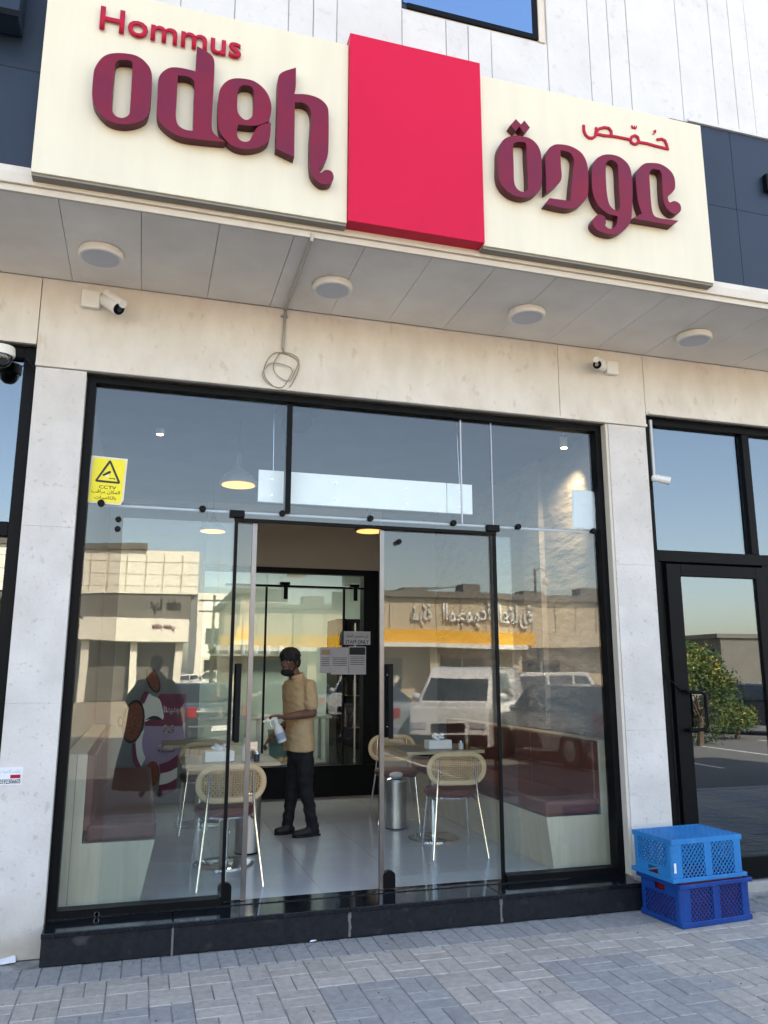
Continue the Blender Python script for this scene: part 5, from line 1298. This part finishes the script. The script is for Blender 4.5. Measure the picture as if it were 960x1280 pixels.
# white block on the left
WY = -44.0
wb = thing('white_building', 'tall cream building with dark sign band and arcade, reflected at the left pane', 'building', (0, WY, ROADZ))
x0, zt = RX(60,682,WY); x1, zt1 = RX(247,700,WY)
_, zd1 = RX(180,742,WY); _, zd0 = RX(180,774,WY); _, zc0 = RX(180,802,WY)
box('upper_wall', M['bwhite'], wb, x0-6, x1, WY-14, WY, zd1, zt)
box('parapet', M['bgrey'], wb, x0-6, x1-3, WY-14.1, WY+.2, zt+.01, zt+.35)
for k in range(17): box('wall_fin', M['bbeige'], wb, x0-5+k*1.05, x0-4.95+k*1.05, WY, WY+.06, zd1+.1, zt-.2)
for k in range(6): box('wall_seam', M['bbeige'], wb, x0-6, x1, WY, WY+.02, zd1+.5+k*.75, zd1+.522+k*.75)
box('sign_band', M['bgrey'], wb, x0-6, x1-.3, WY-14, WY-.1, zd0, zd1-.01)
box('cream_band', M['bwhite'], wb, x0-6, x1-.4, WY-1, WY+.3, zc0, zd0-.01)
box('shop_wall', M['bgrey'], wb, x0-6, x1-.6, WY-14, WY-1.01, ROADZ, zc0-.01)
for k in range(8): box('column', M['bwhite'], wb, x0-5.5+k*2.6, x0-5.1+k*2.6, WY-.6, WY-.2, ROADZ, zc0-.01)
def wtext(s_, pxa, pxb, py, h, m_):
    xa_, z_ = RX(pxa, py, WY); xb_ = RX(pxb, py, WY)[0]
    Mx = Matrix.Translation((xb_, WY+.31 if py > 776 else WY-.09, z_))@Matrix.Rotation(math.pi, 4, 'Z')@Matrix.Rotation(math.pi/2, 4, 'X')
    text('lettering', s_, M[m_], wb, Mx, width=xb_-xa_, height=h, extrude=.05, bold=.02)
wtext('odeh  '+ar('عودة'), 187, 226, 768, .95, 'ink'); wtext(ar('مطعم حمص'), 190, 218, 790, .55, 'burg')
# far block between
fb_ = thing('far_block', 'low pale far building between the white block and the amber band', 'building', (3,-70,ROADZ))
x0, zt = RX(246,742,-70); x1, _ = RX(345,742,-70)
box('wall', M['bwhite'], fb_, x0, x1+6, -82, -70, ROADZ, zt)
for k in range(6):
    for j in range(2): box('window', M['carglass'], fb_, x0+.8+k*2.0, x0+2.0+k*2.0, -69.99, -69.9, 1.2+j*3, 2.6+j*3)
ft = thing('far_block', 'grey far building behind the shrubs, reflected in the neighbour door', 'building', (60,-60,ROADZ))
box('wall', M['bgrey'], ft, 52, 90, -66, -58, ROADZ, 4.8); box('roof_edge', M['bgrey'], ft, 51.5, 90.5, -66.2, -57.8, 4.81, 5.2)
# street lamps
def street_lamp(label, px, ytop, py_base, ornate=True):
    v_ = MR(px, py_base); D = -v_.y; zt = P(px, ytop, D).z; h = zt-ROADZ
    t = thing('street_lamp', label, 'street lamp', (v_.x, v_.y, ROADZ), 0, 'street lamps in the car park')
    MB().lathe([(.16,0),(.16,.5),(.10,.6),(.08,h*.6),(.06,h)], n=12).build('pole', M['cardark'] if ornate else M['conduit'], t, local=True)
    if ornate:
        pts = [(0,0,h)]+[(.28-.28*math.cos(a), 0, h-.1+.28*math.sin(a)) for a in [math.pi*k/10 for k in range(1,10)]]+[(.56,0,h-.25)]
        MB().tube(pts, .022, 8).build('arm', M['cardark'], t, local=True)
        MB().lathe([(.04,.0),(.12,-.12),(.17,-.32),(.15,-.40),(.03,-.42)], (.56,0,h-.25), 14).build('lantern', M['diffuser'], t, local=True)
        MB().lathe([(.05,.0),(.1,.05),(.02,.22)], (0,0,h), 10).build('finial', M['cardark'], t, local=True)
    else:
        MB().tube([(0,0,h),(-1.0,0,h+.12)], .03, 8).build('arm', M['conduit'], t, local=True); MB().ball((-1.15,0,h+.1), (.28,.12,.06), 10).build('lamp_head', M['conduit'], t, local=True)
street_lamp('ornate dark street lamp with curled arm, reflected in the right pane', 675, 716, 885)
street_lamp('slim street lamp with single arm before the amber band', 586, 792, 876, False)
street_lamp('slim grey street lamp at the right, reflected beside the curled lamp', 702, 793, 872, False)
street_lamp('slim grey street lamp at the far right of the large glass front', 760, 793, 872, False)
# utility poles and wires in the distance
for i, (px, Yv) in enumerate(((262,62),(300,58),(318,90))):
    d_ = _ray(px, 841); x_, y_ = CAM.x+d_.x/d_.y*Yv, -(Yv-5.423)
    t = thing('utility_pole', ('dark utility pole far across the car park, left one','dark utility pole far across the car park, right one','smallest utility pole beyond the far block')[i], 'pole', (x_, y_, ROADZ), .3*i)
    MB().lathe([(.16,0),(.10,7.5)], n=8).build('pole', M['bark'], t, local=True)
    for z in (6.2, 7.0): MB().box(-1.1,1.1,-.06,.06,z,z+.12).build('cross_arm', M['bark'], t, local=True)
    for xx in (-1, 0, 1): MB().tube([(xx,0,7.12),(xx+7,3,6.7),(xx+14,6,7.1)], .03, 5).build('wire', M['blackplastic'], t, local=True)
# shrubs and trees
def leafy(name, label, x, y, rx, rz_, zc, n, m_, flowers=0, trunk=True, cat='shrub', ls=.07):
    t = thing(name, label, cat, (x, y, ROADZ)); rnd = random.Random(int(x*100)+7)
    mb = MB(); fm = MB()
    blobs = [(Vector((rnd.uniform(-.6,.6)*rx, rnd.uniform(-.6,.6)*rx, zc+rnd.uniform(-.6,.6)*rz_)), rnd.uniform(.3,.55)*rx) for _ in range(9)]
    for i in range(n):
        c_, r_ = rnd.choice(blobs); d = Vector((rnd.gauss(0,1), rnd.gauss(0,1), rnd.gauss(0,1))).normalized()*r_*rnd.uniform(.5,1.05)
        p = c_+Vector((d.x, d.y, d.z*rz_/rx)); a = Vector((rnd.gauss(0,1), rnd.gauss(0,1), rnd.gauss(0,.7))).normalized(); b_ = a.orthogonal().normalized()*.45; s_ = ls*rnd.uniform(.6,1.4)
        tgt = fm if flowers and d.z > 0 and rnd.random() < flowers else mb
        tgt.v += [p-a*s_, p+b_*s_, p+a*s_, p-b_*s_]; k = len(tgt.v)-4; tgt.f.append((k,k+1,k+2,k+3)); tgt.sm.append(False)
    me = bpy.data.meshes.new('foliage'); me.from_pydata(mb.v, [], mb.f); link('foliage', me, t, m_)
    if fm.v: me = bpy.data.meshes.new('flowers'); me.from_pydata(fm.v, [], fm.f); link('flowers', me, t, M['flower'])
    if trunk:
        MB().tube([(0,0,0),(.05,.03,zc*.5),(0,0,zc)], [.05*rx+.03,.04*rx+.02,.02], 8).build('trunk', M['bark'], t, local=True)
        for k in range(5):
            a = k*1.3; MB().tube([(.02,.02,zc*.55),(rx*.4*math.cos(a), rx*.4*math.sin(a), zc*1.05)], [.03,.01], 6).build('branch', M['bark'], t, local=True)
    return t
def lp(px, Yv): d = _ray(px, 841); return CAM.x+d.x/d.y*Yv, -(Yv-5.423)
x, y = lp(872, 17.0); leafy('flowering_shrub', 'green shrub with yellow flowers at the kerb, reflected in the neighbour door', x-.15, y, 1.05, 1.35, 1.2, 6000, M['leaf'], .18, ls=.042)
x, y = lp(908, 18.5); leafy('flowering_shrub', 'second smaller shrub with yellow flowers right of the first', x+.1, y, .8, .6, .6, 2600, M['leaf'], .2, ls=.04)
for i, (px, Yv, r_, zc, lb_) in enumerate(((860,62,2.4,2.9,'round street tree behind the flowering shrubs'),(897,70,2.8,3.2,'wide street tree right of the round one, far behind'),(932,66,2.6,2.8,'street tree at the far right beyond the parked car'),(290,60,2.4,3.4,'tree by the low far building'),(40,38,2.2,3.6,'tree reflected at the left edge window'))):
    x, y = lp(px, Yv); leafy('street_tree', lb_, x, y, r_, r_*.8, zc, 2600, M['leaf'], 0, cat='tree', ls=.2)
print('objects', len(bpy.data.objects))
